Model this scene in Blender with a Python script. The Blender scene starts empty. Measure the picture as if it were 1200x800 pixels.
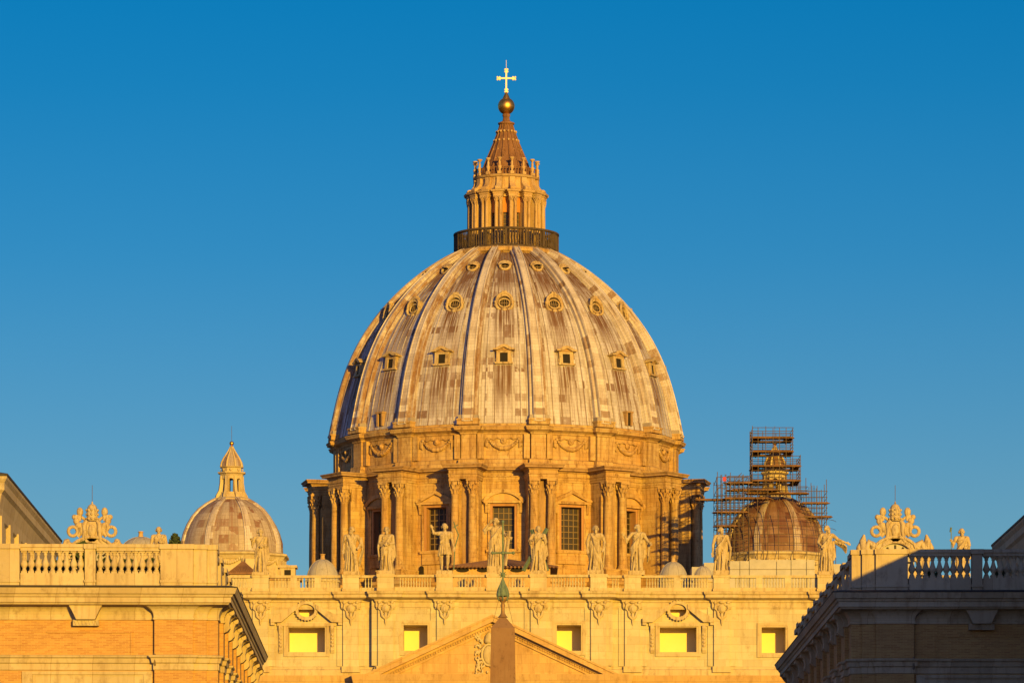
import bpy, math, random
import numpy as np
from mathutils import Vector, Matrix
random.seed(7)
SC = bpy.context.scene
COL = SC.collection
R = math.radians
PI = math.pi

# ------------------------------------------------------------------ camera
FPX, YH, CZ = 5200.0, 1110.0, 2.0      # focal length in photo pixels, horizon row, eye height
cam = bpy.data.cameras.new('camera')
cam.sensor_width = 36.0
cam.lens = 36.0 * FPX / 1200.0
cam.shift_y = (YH - 400.0) / 1200.0
cam.clip_start, cam.clip_end = 1.0, 20000.0
cam_ob = bpy.data.objects.new('camera', cam)
cam_ob.location = (0, 0, CZ)
cam_ob.rotation_euler = (R(90), 0, 0)
COL.objects.link(cam_ob)
SC.camera = cam_ob

# ------------------------------------------------------------------ sun and sky
SUN_AZ, SUN_EL = R(161), R(8.3)          # azimuth clockwise from +Y
sun_dir = Vector((math.sin(SUN_AZ) * math.cos(SUN_EL), math.cos(SUN_AZ) * math.cos(SUN_EL), math.sin(SUN_EL)))
sl = bpy.data.lights.new('sun', 'SUN')
sl.energy = 3.35
sl.color = (1.0, 0.57, 0.048)
sl.angle = R(0.5)
so = bpy.data.objects.new('sun', sl)
so.rotation_euler = (-sun_dir).to_track_quat('-Z', 'Y').to_euler()
so.location = (200, -200, 150)
COL.objects.link(so)
world = bpy.data.worlds.new('World')
SC.world = world
world.use_nodes = True
wn, wl = world.node_tree.nodes, world.node_tree.links
wn.clear()
wo = wn.new('ShaderNodeOutputWorld')
bg = wn.new('ShaderNodeBackground')
sky = wn.new('ShaderNodeTexSky')
sky.sky_type = 'NISHITA'
sky.sun_disc = False
sky.sun_elevation = SUN_EL
sky.sun_rotation = SUN_AZ
sky.altitude = 0
sky.air_density = 1.0
sky.dust_density = 0.3
sky.ozone_density = 3.0
bg.inputs[1].default_value = 0.062
tc = wn.new('ShaderNodeTexCoord')
sx = wn.new('ShaderNodeSeparateXYZ')
wl.new(tc.outputs['Generated'], sx.inputs[0])
def tint(stops):                         # clear-air tint by elevation
    r = wn.new('ShaderNodeValToRGB')
    while len(r.color_ramp.elements) < len(stops): r.color_ramp.elements.new(0.5)
    for e, (p, c) in zip(r.color_ramp.elements, stops):
        e.position = p; e.color = tuple(1.613 * k for k in c) + (1,)
    wl.new(sx.outputs[2], r.inputs[0])
    return r
south = tint([(0.05, (0.294, 0.3844, 0.4805)), (0.1, (0.2199, 0.3546, 0.4709)), (0.154, (0.0823, 0.3129, 0.4699)), (0.19, (0.029, 0.2958, 0.4634)), (0.22, (0.0047, 0.2905, 0.4645)), (0.45, (0.42, 0.43, 0.5))])
north = tint([(0.05, (0.0542, 0.2897, 0.4164)), (0.1, (0.0368, 0.27, 0.4077)), (0.154, (0.0115, 0.2608, 0.4106)), (0.19, (0.0038, 0.2504, 0.4086)), (0.22, (0.0, 0.2448, 0.4164)), (0.45, (0.42, 0.43, 0.5))])
xr = wn.new('ShaderNodeMapRange'); xr.inputs[1].default_value = -0.1; xr.inputs[2].default_value = 0.1
wl.new(sx.outputs[0], xr.inputs[0])
rmp = wn.new('ShaderNodeMix'); rmp.data_type = 'RGBA'
wl.new(xr.outputs[0], rmp.inputs[0]); wl.new(south.outputs[0], rmp.inputs[6]); wl.new(north.outputs[0], rmp.inputs[7])
wm = wn.new('ShaderNodeMapRange')        # the tint belongs to the western sky, away from the sun
wm.inputs[1].default_value = -0.1; wm.inputs[2].default_value = 0.75
wl.new(sx.outputs[1], wm.inputs[0])
wl.new(sx.outputs[2], rmp.inputs[0])
mx = wn.new('ShaderNodeMix'); mx.data_type = 'RGBA'; mx.blend_type = 'MULTIPLY'
wl.new(wm.outputs[0], mx.inputs[0])
m2 = wn.new('ShaderNodeMix'); m2.data_type = 'RGBA'; m2.blend_type = 'MULTIPLY'
m2.inputs[0].default_value = 1.0; m2.inputs[7].default_value = (0.92, 0.83, 1.22, 1)
m3 = wn.new('ShaderNodeMix'); m3.data_type = 'RGBA'; m3.blend_type = 'MULTIPLY'
m3.inputs[0].default_value = 1.0
wl.new(sky.outputs[0], m2.inputs[6]); wl.new(sky.outputs[0], m3.inputs[6]); wl.new(rmp.outputs[2], m3.inputs[7])
mx.blend_type = 'MIX'
wl.new(m2.outputs[2], mx.inputs[6]); wl.new(m3.outputs[2], mx.inputs[7])
wl.new(mx.outputs[2], bg.inputs[0])
wl.new(bg.outputs[0], wo.inputs[0])
SC.view_settings.view_transform = 'Standard'
SC.view_settings.look = 'None'
SC.view_settings.gamma = 1.0
SC.view_settings.exposure = 1.15
SC.render.engine = 'CYCLES'
SC.cycles.max_bounces = 5
SC.cycles.use_denoising = True

def P(px, py, Y):                        # photo pixel at a real distance -> point
    return Vector(((px - 600) / FPX * Y, Y, (YH - py) / FPX * Y + CZ))

# ------------------------------------------------------------------ materials
class NT:
    def __init__(s, name):
        s.m = bpy.data.materials.new(name); s.m.use_nodes = True
        s.n, s.l = s.m.node_tree.nodes, s.m.node_tree.links
        s.n.clear()
        s.out = s.n.new('ShaderNodeOutputMaterial')
        s.b = s.n.new('ShaderNodeBsdfPrincipled')
        s.l.new(s.b.outputs[0], s.out.inputs[0])
        s.b.inputs['Specular IOR Level'].default_value = 0.2
    def node(s, t, **k):
        n = s.n.new(t)
        for a, v in k.items(): setattr(n, a, v)
        return n
    def pos(s):
        if not hasattr(s, '_p'): s._p = s.node('ShaderNodeNewGeometry').outputs['Position']
        return s._p
    def sep(s, v):
        n = s.node('ShaderNodeSeparateXYZ'); s.l.new(v, n.inputs[0]); return n.outputs
    def put(s, inp, v):
        if hasattr(v, 'links') or hasattr(v, 'is_linked'): s.l.new(v, inp)
        else: inp.default_value = v
    def math(s, op, a, b=0.0, c=0.0):
        n = s.node('ShaderNodeMath', operation=op)
        s.put(n.inputs[0], a); s.put(n.inputs[1], b); s.put(n.inputs[2], c)
        return n.outputs[0]
    def comb(s, x, y, z=0.0):
        n = s.node('ShaderNodeCombineXYZ')
        s.put(n.inputs[0], x); s.put(n.inputs[1], y); s.put(n.inputs[2], z)
        return n.outputs[0]
    def vmul(s, v, k):
        n = s.node('ShaderNodeVectorMath', operation='MULTIPLY'); s.put(n.inputs[0], v); n.inputs[1].default_value = k
        return n.outputs[0]
    def noise(s, v, scale, detail=4, rough=0.6):
        n = s.node('ShaderNodeTexNoise'); s.put(n.inputs['Vector'], v)
        n.inputs['Scale'].default_value = scale; n.inputs['Detail'].default_value = detail
        n.inputs['Roughness'].default_value = rough
        return n.outputs[0]
    def white(s, v):
        n = s.node('ShaderNodeTexWhiteNoise', noise_dimensions='3D'); s.put(n.inputs[0], v); return n.outputs[0]
    def ramp(s, f, p0, p1, lo=0.0, hi=1.0):
        n = s.node('ShaderNodeMapRange', clamp=True)
        s.put(n.inputs[0], f); n.inputs[1].default_value = p0; n.inputs[2].default_value = p1
        n.inputs[3].default_value = lo; n.inputs[4].default_value = hi
        return n.outputs[0]
    def mix(s, f, a, b, mode='MIX'):
        n = s.node('ShaderNodeMix', data_type='RGBA', blend_type=mode)
        s.put(n.inputs[0], f)
        s.put(n.inputs[6], a if hasattr(a, 'links') else (*a, 1)); s.put(n.inputs[7], b if hasattr(b, 'links') else (*b, 1))
        return n.outputs[2]
    def bump(s, h, dist, strength=1.0):
        n = s.node('ShaderNodeBump'); s.put(n.inputs['Height'], h)
        n.inputs['Distance'].default_value = dist; n.inputs['Strength'].default_value = strength
        s.l.new(n.outputs[0], s.b.inputs['Normal'])
    def col(s, c): s.put(s.b.inputs['Base Color'], c if hasattr(c, 'links') else (*c, 1))
    def rough(s, v): s.put(s.b.inputs['Roughness'], v)

def stone(name, base, warm, dirt, course=0.0, dirt_amt=0.5, block=1.6, fine=1.0, scale=1.0):
    t = NT(name)
    p = t.pos()
    big = t.ramp(t.noise(p, 0.22 * scale, 4), 0.35, 0.68)
    c = t.mix(big, base, warm)
    fn = t.noise(p, 2.6 * scale, 5, 0.7)
    c = t.mix(t.ramp(fn, 0.3, 0.75, 0.0, 0.35), c, tuple(k * 0.72 for k in base))
    st = t.noise(t.vmul(p, (1.5 * scale, 1.5 * scale, 0.16 * scale)), 1.0, 5, 0.65)
    c = t.mix(t.ramp(st, 0.50, 0.72, 0.0, dirt_amt), c, dirt)
    cr = t.noise(t.vmul(p, (0.9 * scale, 0.9 * scale, 0.6 * scale)), 1.0, 8, 0.78)
    c = t.mix(t.ramp(cr, 0.54, 0.70, 0.0, dirt_amt * 1.1), c, tuple(k * 0.75 for k in dirt))
    h = t.math('ADD', fn, t.math('MULTIPLY', cr, 0.8))
    if course:
        s_ = t.sep(p)
        row = t.math('FLOOR', t.math('DIVIDE', s_[2], course))
        hx = t.math('DIVIDE', t.math('ADD', s_[0], t.math('MULTIPLY', s_[1], 0.37)), block)
        sh = t.math('ADD', hx, t.math('MULTIPLY', row, 0.37))
        cell = t.white(t.comb(t.math('FLOOR', sh), row))
        c = t.mix(t.ramp(cell, 0.0, 1.0, 0.0, 0.42), c, tuple(min(1, k * 0.62) for k in warm))
        fz = t.math('FRACT', t.math('DIVIDE', s_[2], course))
        j = t.math('LESS_THAN', fz, 0.035 / course)
        j2 = t.math('LESS_THAN', t.math('FRACT', sh), 0.03 / block)
        jj = t.math('MAXIMUM', j, j2)
        c = t.mix(t.math('MULTIPLY', jj, 0.55), c, dirt)
    t.col(c); t.rough(0.85)
    t.bump(h, 0.05 / scale * fine, 0.6)
    return t.m

M = {}
M['trav'] = stone('travertine_attic', (0.50, 0.475, 0.33), (0.49, 0.41, 0.25), (0.27, 0.17, 0.08), course=0.95, block=2.4, dirt_amt=0.45)
M['trav_trim'] = stone('travertine_trim', (0.48, 0.41, 0.255), (0.45, 0.34, 0.18), (0.17, 0.10, 0.045), dirt_amt=0.55)
M['trav_drum'] = stone('travertine_drum', (0.49, 0.36, 0.175), (0.45, 0.26, 0.09), (0.13, 0.06, 0.022), course=0.62, block=1.4, dirt_amt=0.95, fine=2.5)
M['trav_dark'] = stone('weathered_and_shadow_stone', (0.35, 0.235, 0.12), (0.32, 0.19, 0.09), (0.11, 0.06, 0.03), dirt_amt=0.75)  # weathered cornices; also paints the shadow under the dormer pediments
M['ochre'] = stone('ochre_stone', (0.51, 0.36, 0.165), (0.49, 0.31, 0.13), (0.24, 0.13, 0.05), course=1.1, block=2.2, dirt_amt=0.6)
M['reflected_glow'] = stone('reflected_orange_light', (0.52, 0.23, 0.06), (0.48, 0.19, 0.05), (0.2, 0.08, 0.03), dirt_amt=0.4)  # orange base colour stands in for warm light reflected inside the lantern
M['terracotta'] = stone('reddish_window_surround', (0.36, 0.19, 0.09), (0.40, 0.22, 0.10), (0.18, 0.09, 0.05), dirt_amt=0.5)
M['statue'] = stone('statue_travertine', (0.45, 0.375, 0.245), (0.41, 0.31, 0.17), (0.10, 0.062, 0.03), dirt_amt=0.9, scale=3.0)
M['stucco'] = stone('pale_dressed_stone', (0.48, 0.41, 0.28), (0.45, 0.355, 0.22), (0.20, 0.13, 0.07), course=100.0, block=1.9, dirt_amt=0.55, scale=2.2, fine=0.5)
M['dormer'] = stone('weathered_dormer_stone', (0.45, 0.36, 0.21), (0.38, 0.26, 0.13), (0.12, 0.065, 0.03), dirt_amt=0.9, scale=2.2)
M['granite'] = stone('pink_granite', (0.23, 0.14, 0.08), (0.20, 0.11, 0.06), (0.13, 0.075, 0.045), dirt_amt=0.7, scale=2.5, fine=0.4)
M['lantern'] = stone('lantern_stone', (0.46, 0.335, 0.18), (0.43, 0.27, 0.12), (0.16, 0.08, 0.04), dirt_amt=0.7, scale=1.6)
M['iron'] = stone('dark_gallery_stone', (0.07, 0.052, 0.04), (0.10, 0.068, 0.042), (0.03, 0.023, 0.02), dirt_amt=0.8, scale=2.0)
M['tile'] = stone('brown_roof_tile', (0.19, 0.10, 0.06), (0.24, 0.13, 0.07), (0.08, 0.05, 0.035), dirt_amt=0.6, scale=3.0)
M['leadcup'] = stone('pale_lead_sheet', (0.34, 0.325, 0.31), (0.38, 0.34, 0.29), (0.20, 0.16, 0.12), dirt_amt=0.5, scale=2.0)
M['spire'] = stone('rusty_spire_lead', (0.18, 0.088, 0.047), (0.25, 0.135, 0.07), (0.07, 0.035, 0.02), dirt_amt=0.8, scale=2.0)

def plain(name, c, rough=0.6, metal=0.0, var=0.25, scale=3.0, spec=0.3):
    t = NT(name)
    n = t.noise(t.pos(), scale, 4)
    t.col(t.mix(t.ramp(n, 0.3, 0.7), c, tuple(k * (1 - var) for k in c)))
    t.rough(rough); t.b.inputs['Metallic'].default_value = metal
    t.b.inputs['Specular IOR Level'].default_value = spec
    return t.m
M['yellow'] = plain('yellow_limewash', (0.80, 0.63, 0.27), 0.9, var=0.05, scale=0.8)
M['reveal'] = plain('window_reveal', (0.50, 0.42, 0.27), 0.9)
M['gold'] = plain('gilded_bronze', (0.78, 0.43, 0.10), 0.40, 1.0, var=0.3, scale=2.0)
M['cross'] = plain('gilded_cross', (0.80, 0.72, 0.50), 0.6, 0.0, var=0.1)
M['verdigris'] = plain('verdigris_bronze', (0.14, 0.20, 0.14), 0.7, 0.0, var=0.45, scale=4.0)
M['bronze'] = plain('brown_bronze', (0.30, 0.18, 0.08), 0.6, 0.3)
M['glass'] = plain('dark_window_glass', (0.028, 0.02, 0.014), 0.35, spec=0.25)
M['muntin'] = plain('window_bars', (0.20, 0.14, 0.075), 0.8)
M['dark'] = plain('dark_opening', (0.02, 0.016, 0.012), 0.9)
M['steel'] = plain('scaffold_steel', (0.12, 0.085, 0.055), 0.6, 0.2)
M['plank'] = plain('scaffold_planks', (0.19, 0.095, 0.038), 0.8, var=0.7, scale=0.7)
M['tarp'] = plain('grey_hoarding_sheet', (0.42, 0.40, 0.36), 0.7, var=0.25, scale=0.6)
M['asphalt'] = plain('asphalt', (0.05, 0.05, 0.05), 0.9)
M['cobble'] = plain('cobbles', (0.10, 0.09, 0.08), 0.9, var=0.4, scale=6)
M['gutter_shade'] = plain('dark_lead_and_gap_shadow', (0.05, 0.042, 0.036), 0.7, var=0.4)  # lead roofing; also the shadow line painted along the palace roof edge
M['pipe'] = plain('downpipe_metal', (0.16, 0.12, 0.08), 0.6)
M['leaf'] = plain('leaves', (0.055, 0.085, 0.03), 0.8, var=0.6, scale=5)
M['bark'] = plain('bark', (0.10, 0.07, 0.045), 0.9)
M['red'] = plain('red_net', (0.45, 0.05, 0.07), 0.7)

def brick_mat():
    t = NT('thin_roman_brick')
    s_ = t.sep(t.pos())
    v = t.comb(t.math('ADD', s_[0], s_[1]), s_[2])
    b = t.node('ShaderNodeTexBrick'); t.l.new(v, b.inputs['Vector'])
    b.inputs['Color1'].default_value = (0.46, 0.27, 0.10, 1); b.inputs['Color2'].default_value = (0.345, 0.175, 0.068, 1)
    b.inputs['Mortar'].default_value = (0.48, 0.34, 0.13, 1)
    b.inputs['Scale'].default_value = 1.0; b.inputs['Mortar Size'].default_value = 0.008
    b.inputs['Brick Width'].default_value = 0.30; b.inputs['Row Height'].default_value = 0.075
    c = b.outputs[0]
    st = t.noise(t.vmul(t.pos(), (0.5, 0.5, 5.0)), 1.0, 5, 0.7)
    c = t.mix(t.ramp(st, 0.5, 0.75, 0, 0.45), c, (0.50, 0.34, 0.12))
    n = t.noise(t.pos(), 0.7, 5)
    c = t.mix(t.ramp(n, 0.45, 0.8, 0, 0.4), c, (0.27, 0.15, 0.06))
    t.col(c); t.rough(0.9); t.bump(b.outputs[1], -0.01, 0.5)
    return t.m
M['brick'] = brick_mat()

def lead_mat(name, light, light2, rust, rows, rust_amt, stains=(), cols=6, top_v=None, flank=False):
    """standing-seam lead sheets; uv: u counts sheets round the dome, v is metres up the shell"""
    t = NT(name)
    uv = t.node('ShaderNodeUVMap', uv_map='UVMap').outputs[0]
    s_ = t.sep(uv)
    u, v = s_[0], s_[1]
    fu, row = t.math('FLOOR', u), t.math('FLOOR', t.math('DIVIDE', v, rows))
    cell = t.white(t.comb(fu, row))
    cell2 = t.white(t.comb(fu, row, 7.3))
    c = t.mix(t.ramp(cell, 0.25, 1.0), light, light2)
    patch = t.noise(t.comb(t.math('MULTIPLY', u, 0.33), t.math('MULTIPLY', v, 0.16)), 1.0, 3)
    thr = t.ramp(patch, 0.40, 0.70, 0.05, rust_amt)
    if top_v: thr = t.math('ADD', thr, t.ramp(v, top_v[0], top_v[1], 0.0, 0.35))
    isr = t.math('LESS_THAN', cell2, thr)
    rag = t.noise(t.comb(t.math('MULTIPLY', u, 2.2), t.math('MULTIPLY', v, 1.1), 5.0), 1.0, 6, 0.7)
    c = t.mix(t.math('MULTIPLY', t.math('MULTIPLY', isr, t.ramp(cell, 0, 1, 0.45, 0.95)), t.ramp(rag, 0.28, 0.48)), c, rust)
    st = t.noise(t.comb(t.math('MULTIPLY', u, 4.5), t.math('MULTIPLY', v, 0.16)), 1.0, 6, 0.7)
    zone = t.ramp(t.noise(t.comb(t.math('MULTIPLY', u, 0.16), t.math('MULTIPLY', v, 0.09), 4.0), 1.0, 3), 0.38, 0.62, 0.15, 1.0)
    k = t.math('MULTIPLY', t.ramp(st, 0.49, 0.61, 0.0, 0.95), zone)
    if top_v: k = t.math('MINIMUM', t.math('ADD', k, t.math('MULTIPLY', t.ramp(v, top_v[0], top_v[1], 0.0, 1.0), t.ramp(st, 0.33, 0.52))), 1.0)
    c = t.mix(k, c, tuple(q * 0.9 for q in rust))
    fine = t.noise(t.comb(t.math('MULTIPLY', u, 9.0), t.math('MULTIPLY', v, 3.0)), 1.0, 5, 0.7)
    c = t.mix(t.ramp(fine, 0.4, 0.72, 0, 0.5), c, tuple(q * 0.45 for q in light))
    wide = t.noise(t.comb(t.math('MULTIPLY', u, 1.1), t.math('MULTIPLY', v, 0.06), 9.0), 1.0, 5, 0.7)
    c = t.mix(t.ramp(wide, 0.52, 0.66, 0, 0.45), c, tuple(q * 1.2 for q in rust))
    # stains running down below each dormer
    if stains:
        seg = t.math('FRACT', t.math('ADD', t.math('DIVIDE', u, cols), 0.5))
        du = t.math('ABSOLUTE', t.math('SUBTRACT', seg, 0.5))
        for (vd, ln, w, amt) in stains:
            dv = t.math('SUBTRACT', vd, v)
            mk = t.math('MULTIPLY', t.ramp(dv, 0.0, 0.3), t.ramp(dv, ln * 0.4, ln, 1.0, 0.0))
            sn = t.noise(t.comb(t.math('MULTIPLY', u, 7.0), t.math('MULTIPLY', v, 0.10), vd), 1.0, 4, 0.6)
            mk = t.math('MULTIPLY', mk, t.math('MULTIPLY', t.ramp(du, w * 0.55, w, 1.0, 0.0), t.ramp(sn, 0.36, 0.52, 0.0, amt)))
            c = t.mix(mk, c, (0.12, 0.06, 0.03))
    if stains:                                             # grime gathered along the standing seams
        dn = t.noise(t.comb(t.math('MULTIPLY', u, 0.9), t.math('MULTIPLY', v, 0.11), 3.0), 1.0, 4, 0.65)
        for q, w in ((0.24, 0.022), (0.37, 0.012), (0.5, 0.012), (0.63, 0.012), (0.76, 0.022), (0.075, 0.03), (0.94, 0.03)):
            d = t.math('ABSOLUTE', t.math('SUBTRACT', seg, q - 0.006))
            c = t.mix(t.math('MULTIPLY', t.ramp(d, w * 0.4, w, 1.0, 0.0), t.ramp(dn, 0.32, 0.6, 0.1, 0.85)), c, (0.16, 0.09, 0.05))
    if flank:                                              # rust caught along the northern flank of each rib
        fn_ = t.noise(t.comb(t.math('MULTIPLY', u, 1.5), t.math('MULTIPLY', v, 0.35), 2.0), 1.0, 5, 0.7)
        mk = t.math('MULTIPLY', t.math('GREATER_THAN', u, 2.02), t.ramp(fn_, 0.42, 0.58, 0.1, 0.9))
        c = t.mix(mk, c, (0.20, 0.105, 0.05))
    jl = t.math('LESS_THAN', t.math('FRACT', t.math('DIVIDE', v, rows * 0.5)), 0.055)
    jv = t.math('LESS_THAN', t.math('FRACT', u), 0.05)
    j = t.math('MAXIMUM', jl, jv)
    c = t.mix(t.math('MULTIPLY', j, 0.55), c, (0.13, 0.095, 0.065))
    t.col(c); t.rough(0.62)
    t.b.inputs['Specular IOR Level'].default_value = 0.25
    t.bump(t.math('ADD', t.math('MULTIPLY', cell, 0.6), t.math('MULTIPLY', fine, 0.5)), 0.06, 0.5)
    return t.m
M['lead'] = lead_mat('dome_lead', (0.49, 0.465, 0.515), (0.365, 0.335, 0.35), (0.145, 0.07, 0.04), 1.15, 0.20,
                     stains=((9.3, 8.0, 0.17, 1.0), (20.2, 8.0, 0.22, 1.0), (28.0, 5.0, 0.18, 0.9)), top_v=(20.0, 31.0))
M['rib'] = lead_mat('rib_lead', (0.53, 0.485, 0.48), (0.42, 0.37, 0.35), (0.19, 0.10, 0.05), 1.0, 0.10, cols=2, flank=True)
M['lead_small'] = lead_mat('small_dome_lead', (0.39, 0.33, 0.285), (0.28, 0.22, 0.18), (0.17, 0.068, 0.036), 1.3, 0.42, cols=4)
M['lead_rust'] = lead_mat('rusty_small_dome_lead', (0.23, 0.135, 0.085), (0.12, 0.05, 0.03), (0.09, 0.032, 0.02), 1.3, 0.5, cols=4)

# ------------------------------------------------------------------ mesh builder
class MB:
    def __init__(s, *mats):
        s.v, s.f, s.mi, s.sm, s.uv = [], [], [], [], []
        s.mats = mats; s.M = Matrix.Identity(4)
    def add(s, vs, fs, mat=0, smooth=False, uv=None):
        b = len(s.v)
        s.v += [tuple(s.M @ Vector(p)) for p in vs]
        s.uv += list(uv) if uv else [(0, 0)] * len(vs)
        for f in fs:
            s.f.append([b + i for i in f]); s.mi.append(mat); s.sm.append(smooth)
    def box(s, x0, x1, y0, y1, z0, z1, mat=0):
        vs = [(x, y, z) for z in (z0, z1) for y in (y0, y1) for x in (x0, x1)]
        s.add(vs, [(0, 2, 3, 1), (4, 5, 7, 6), (0, 1, 5, 4), (2, 6, 7, 3), (0, 4, 6, 2), (1, 3, 7, 5)], mat)
    def frustum(s, x, y, z0, z1, a0, b0, a1, b1, mat=0):
        vs = [(x + i * a, y + j * b, z) for z, a, b in ((z0, a0, b0), (z1, a1, b1)) for j in (-1, 1) for i in (-1, 1)]
        s.add(vs, [(0, 2, 3, 1), (4, 5, 7, 6), (0, 1, 5, 4), (2, 6, 7, 3), (0, 4, 6, 2), (1, 3, 7, 5)], mat)
    def prism(s, poly, y0, y1, mat=0, smooth=False):       # xz outline pushed along y
        n = len(poly)
        vs = [(x, y0, z) for x, z in poly] + [(x, y1, z) for x, z in poly]
        fs = [tuple(range(n)), tuple(range(2 * n - 1, n - 1, -1))]
        s.add(vs, fs, mat)
        s.add(vs, [(i, (i + 1) % n, n + (i + 1) % n, n + i) for i in range(n)], mat, smooth)
    def prism_x(s, poly, x0, x1, mat=0):                   # yz outline pushed along x
        n = len(poly)
        vs = [(x0, y, z) for y, z in poly] + [(x1, y, z) for y, z in poly]
        s.add(vs, [tuple(range(n)), tuple(range(2 * n - 1, n - 1, -1))] + [(i, (i + 1) % n, n + (i + 1) % n, n + i) for i in range(n)], mat)
    def lathe(s, prof, n=16, c=(0, 0, 0), mat=0, smooth=True, a0=0.0, a1=2 * PI, caps=True, sx=1.0, sy=1.0, uvs=None):
        full = abs(a1 - a0 - 2 * PI) < 1e-6
        m = n if (full and not uvs) else n + 1
        vs, uv = [], []
        for k, (r, z) in enumerate(prof):
            for i in range(m):
                a = a0 + (a1 - a0) * i / n
                vs.append((c[0] + r * math.sin(a) * sx, c[1] - r * math.cos(a) * sy, c[2] + z))
                if uvs: uv.append((uvs[0] * i / n, uvs[1][k]))
        fs = []
        for k in range(len(prof) - 1):
            for i in range(n):
                j = (i + 1) % m if m == n else i + 1
                fs.append((k * m + i, k * m + j, (k + 1) * m + j, (k + 1) * m + i))
        s.add(vs, fs, mat, smooth, uv or None)
        if caps and full and not uvs:
            b = len(prof) - 1
            if prof[0][0] > 1e-4: s.add(vs[:n], [tuple(range(n - 1, -1, -1))], mat)
            if prof[-1][0] > 1e-4: s.add(vs[b * n:], [tuple(range(n))], mat)
    def ell(s, c, r, n=10, m=7, mat=0, rot=None):
        r = (r, r, r) if not hasattr(r, '__len__') else r
        vs = []
        for k in range(m + 1):
            t = PI * k / m
            for i in range(n):
                a = 2 * PI * i / n
                p = Vector((r[0] * math.sin(t) * math.cos(a), r[1] * math.sin(t) * math.sin(a), r[2] * math.cos(t)))
                if rot: p = rot @ p
                vs.append(tuple(p + Vector(c)))
        fs = [(k * n + i, k * n + (i + 1) % n, (k + 1) * n + (i + 1) % n, (k + 1) * n + i) for k in range(m) for i in range(n)]
        s.add(vs, fs, mat, True)
    def tube(s, pts, r, n=6, mat=0, closed=False, smooth=True, flat=1.0):
        pts = [Vector(p) for p in pts]
        rs = [r] * len(pts) if not hasattr(r, '__len__') else r
        N = len(pts); vs = []
        ref = None
        for k in range(N):
            a = pts[k - 1] if (k > 0 or closed) else pts[k]
            b = pts[(k + 1) % N] if (k < N - 1 or closed) else pts[k]
            t = (b - a).normalized()
            if ref is None: ref = Vector((0, 0, 1)) if abs(t.z) < 0.9 else Vector((1, 0, 0))
            x = t.cross(ref)
            if x.length < 1e-4: x = t.cross(Vector((0.3, 0.9, 0.1)))
            x.normalize(); y = x.cross(t); ref = y
            for i in range(n):
                q = 2 * PI * i / n
                vs.append(tuple(pts[k] + (x * math.cos(q) + y * math.sin(q) * flat) * rs[k]))
        K = N if closed else N - 1
        fs = [(k * n + i, k * n + (i + 1) % n, ((k + 1) % N) * n + (i + 1) % n, ((k + 1) % N) * n + i) for k in range(K) for i in range(n)]
        s.add(vs, fs, mat, smooth)
        if not closed:
            s.add(vs[:n], [tuple(range(n))], mat); s.add(vs[-n:], [tuple(range(n - 1, -1, -1))], mat)
    def bar(s, a, b, w, d=None, mat=0):
        s.tube([a, b], w * 0.7071, 4, mat, smooth=False)
    def capsule(s, a, b, ra, rb, n=10, mat=0):
        a, b = Vector(a), Vector(b); L = (b - a).length; t = (b - a) / max(L, 1e-6)
        pts, rs = [], []
        for q in (0.02, 0.35, 0.7): ang = q * PI / 2; pts.append(a - t * ra * math.cos(ang)); rs.append(ra * math.sin(ang))
        pts += [a, b]; rs += [ra, rb]
        for q in (0.7, 0.35, 0.02): ang = q * PI / 2; pts.append(b + t * rb * math.cos(ang)); rs.append(rb * math.sin(ang))
        s.tube(pts, rs, n, mat)
    def sweep(s, path, prof, closed=False, mat=0, smooth=False, cap=True):
        """profile of (outward, z) run along a plan path; outward = right of the direction of travel"""
        N = len(path); n = len(prof); vs = []
        def nrm(a, b):
            d = Vector((b[0] - a[0], b[1] - a[1])); d.normalize(); return Vector((d.y, -d.x))
        for i in range(N):
            n1 = nrm(path[i - 1], path[i]) if (i > 0 or closed) else nrm(path[i], path[i + 1])
            n2 = nrm(path[i], path[(i + 1) % N]) if (i < N - 1 or closed) else n1
            mt = (n1 + n2) / max(0.25, 1 + n1.dot(n2))
            for o, z in prof: vs.append((path[i][0] + mt.x * o, path[i][1] + mt.y * o, z))
        K = N if closed else N - 1
        fs = [(i * n + k, ((i + 1) % N) * n + k, ((i + 1) % N) * n + k + 1, i * n + k + 1) for i in range(K) for k in range(n - 1)]
        s.add(vs, fs, mat, smooth)
        if cap and not closed:
            s.add(vs[:n], [tuple(range(n))], mat); s.add(vs[-n:], [tuple(range(n - 1, -1, -1))], mat)
    def holes(s, x0, x1, z0, z1, y, depth, hs, mat=0, rmat=None):
        """front sheet at y with rectangular holes whose reveals run back by depth"""
        rmat = mat if rmat is None else rmat
        xs = sorted({x0, x1} | {h[0] for h in hs} | {h[1] for h in hs})
        zs = sorted({z0, z1} | {h[2] for h in hs} | {h[3] for h in hs})
        for i in range(len(xs) - 1):
            for k in range(len(zs) - 1):
                cx, cz = (xs[i] + xs[i + 1]) / 2, (zs[k] + zs[k + 1]) / 2
                if any(h[0] < cx < h[1] and h[2] < cz < h[3] for h in hs): continue
                s.add([(xs[i], y, zs[k]), (xs[i + 1], y, zs[k]), (xs[i + 1], y, zs[k + 1]), (xs[i], y, zs[k + 1])], [(0, 1, 2, 3)], mat)
        for a, b, c, d in hs:
            q = [(a, c), (b, c), (b, d), (a, d)]
            for i in range(4):
                (xa, za), (xb, zb) = q[i], q[(i + 1) % 4]
                s.add([(xa, y, za), (xb, y, zb), (xb, y + depth, zb), (xa, y + depth, za)], [(0, 1, 2, 3)], rmat)
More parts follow.
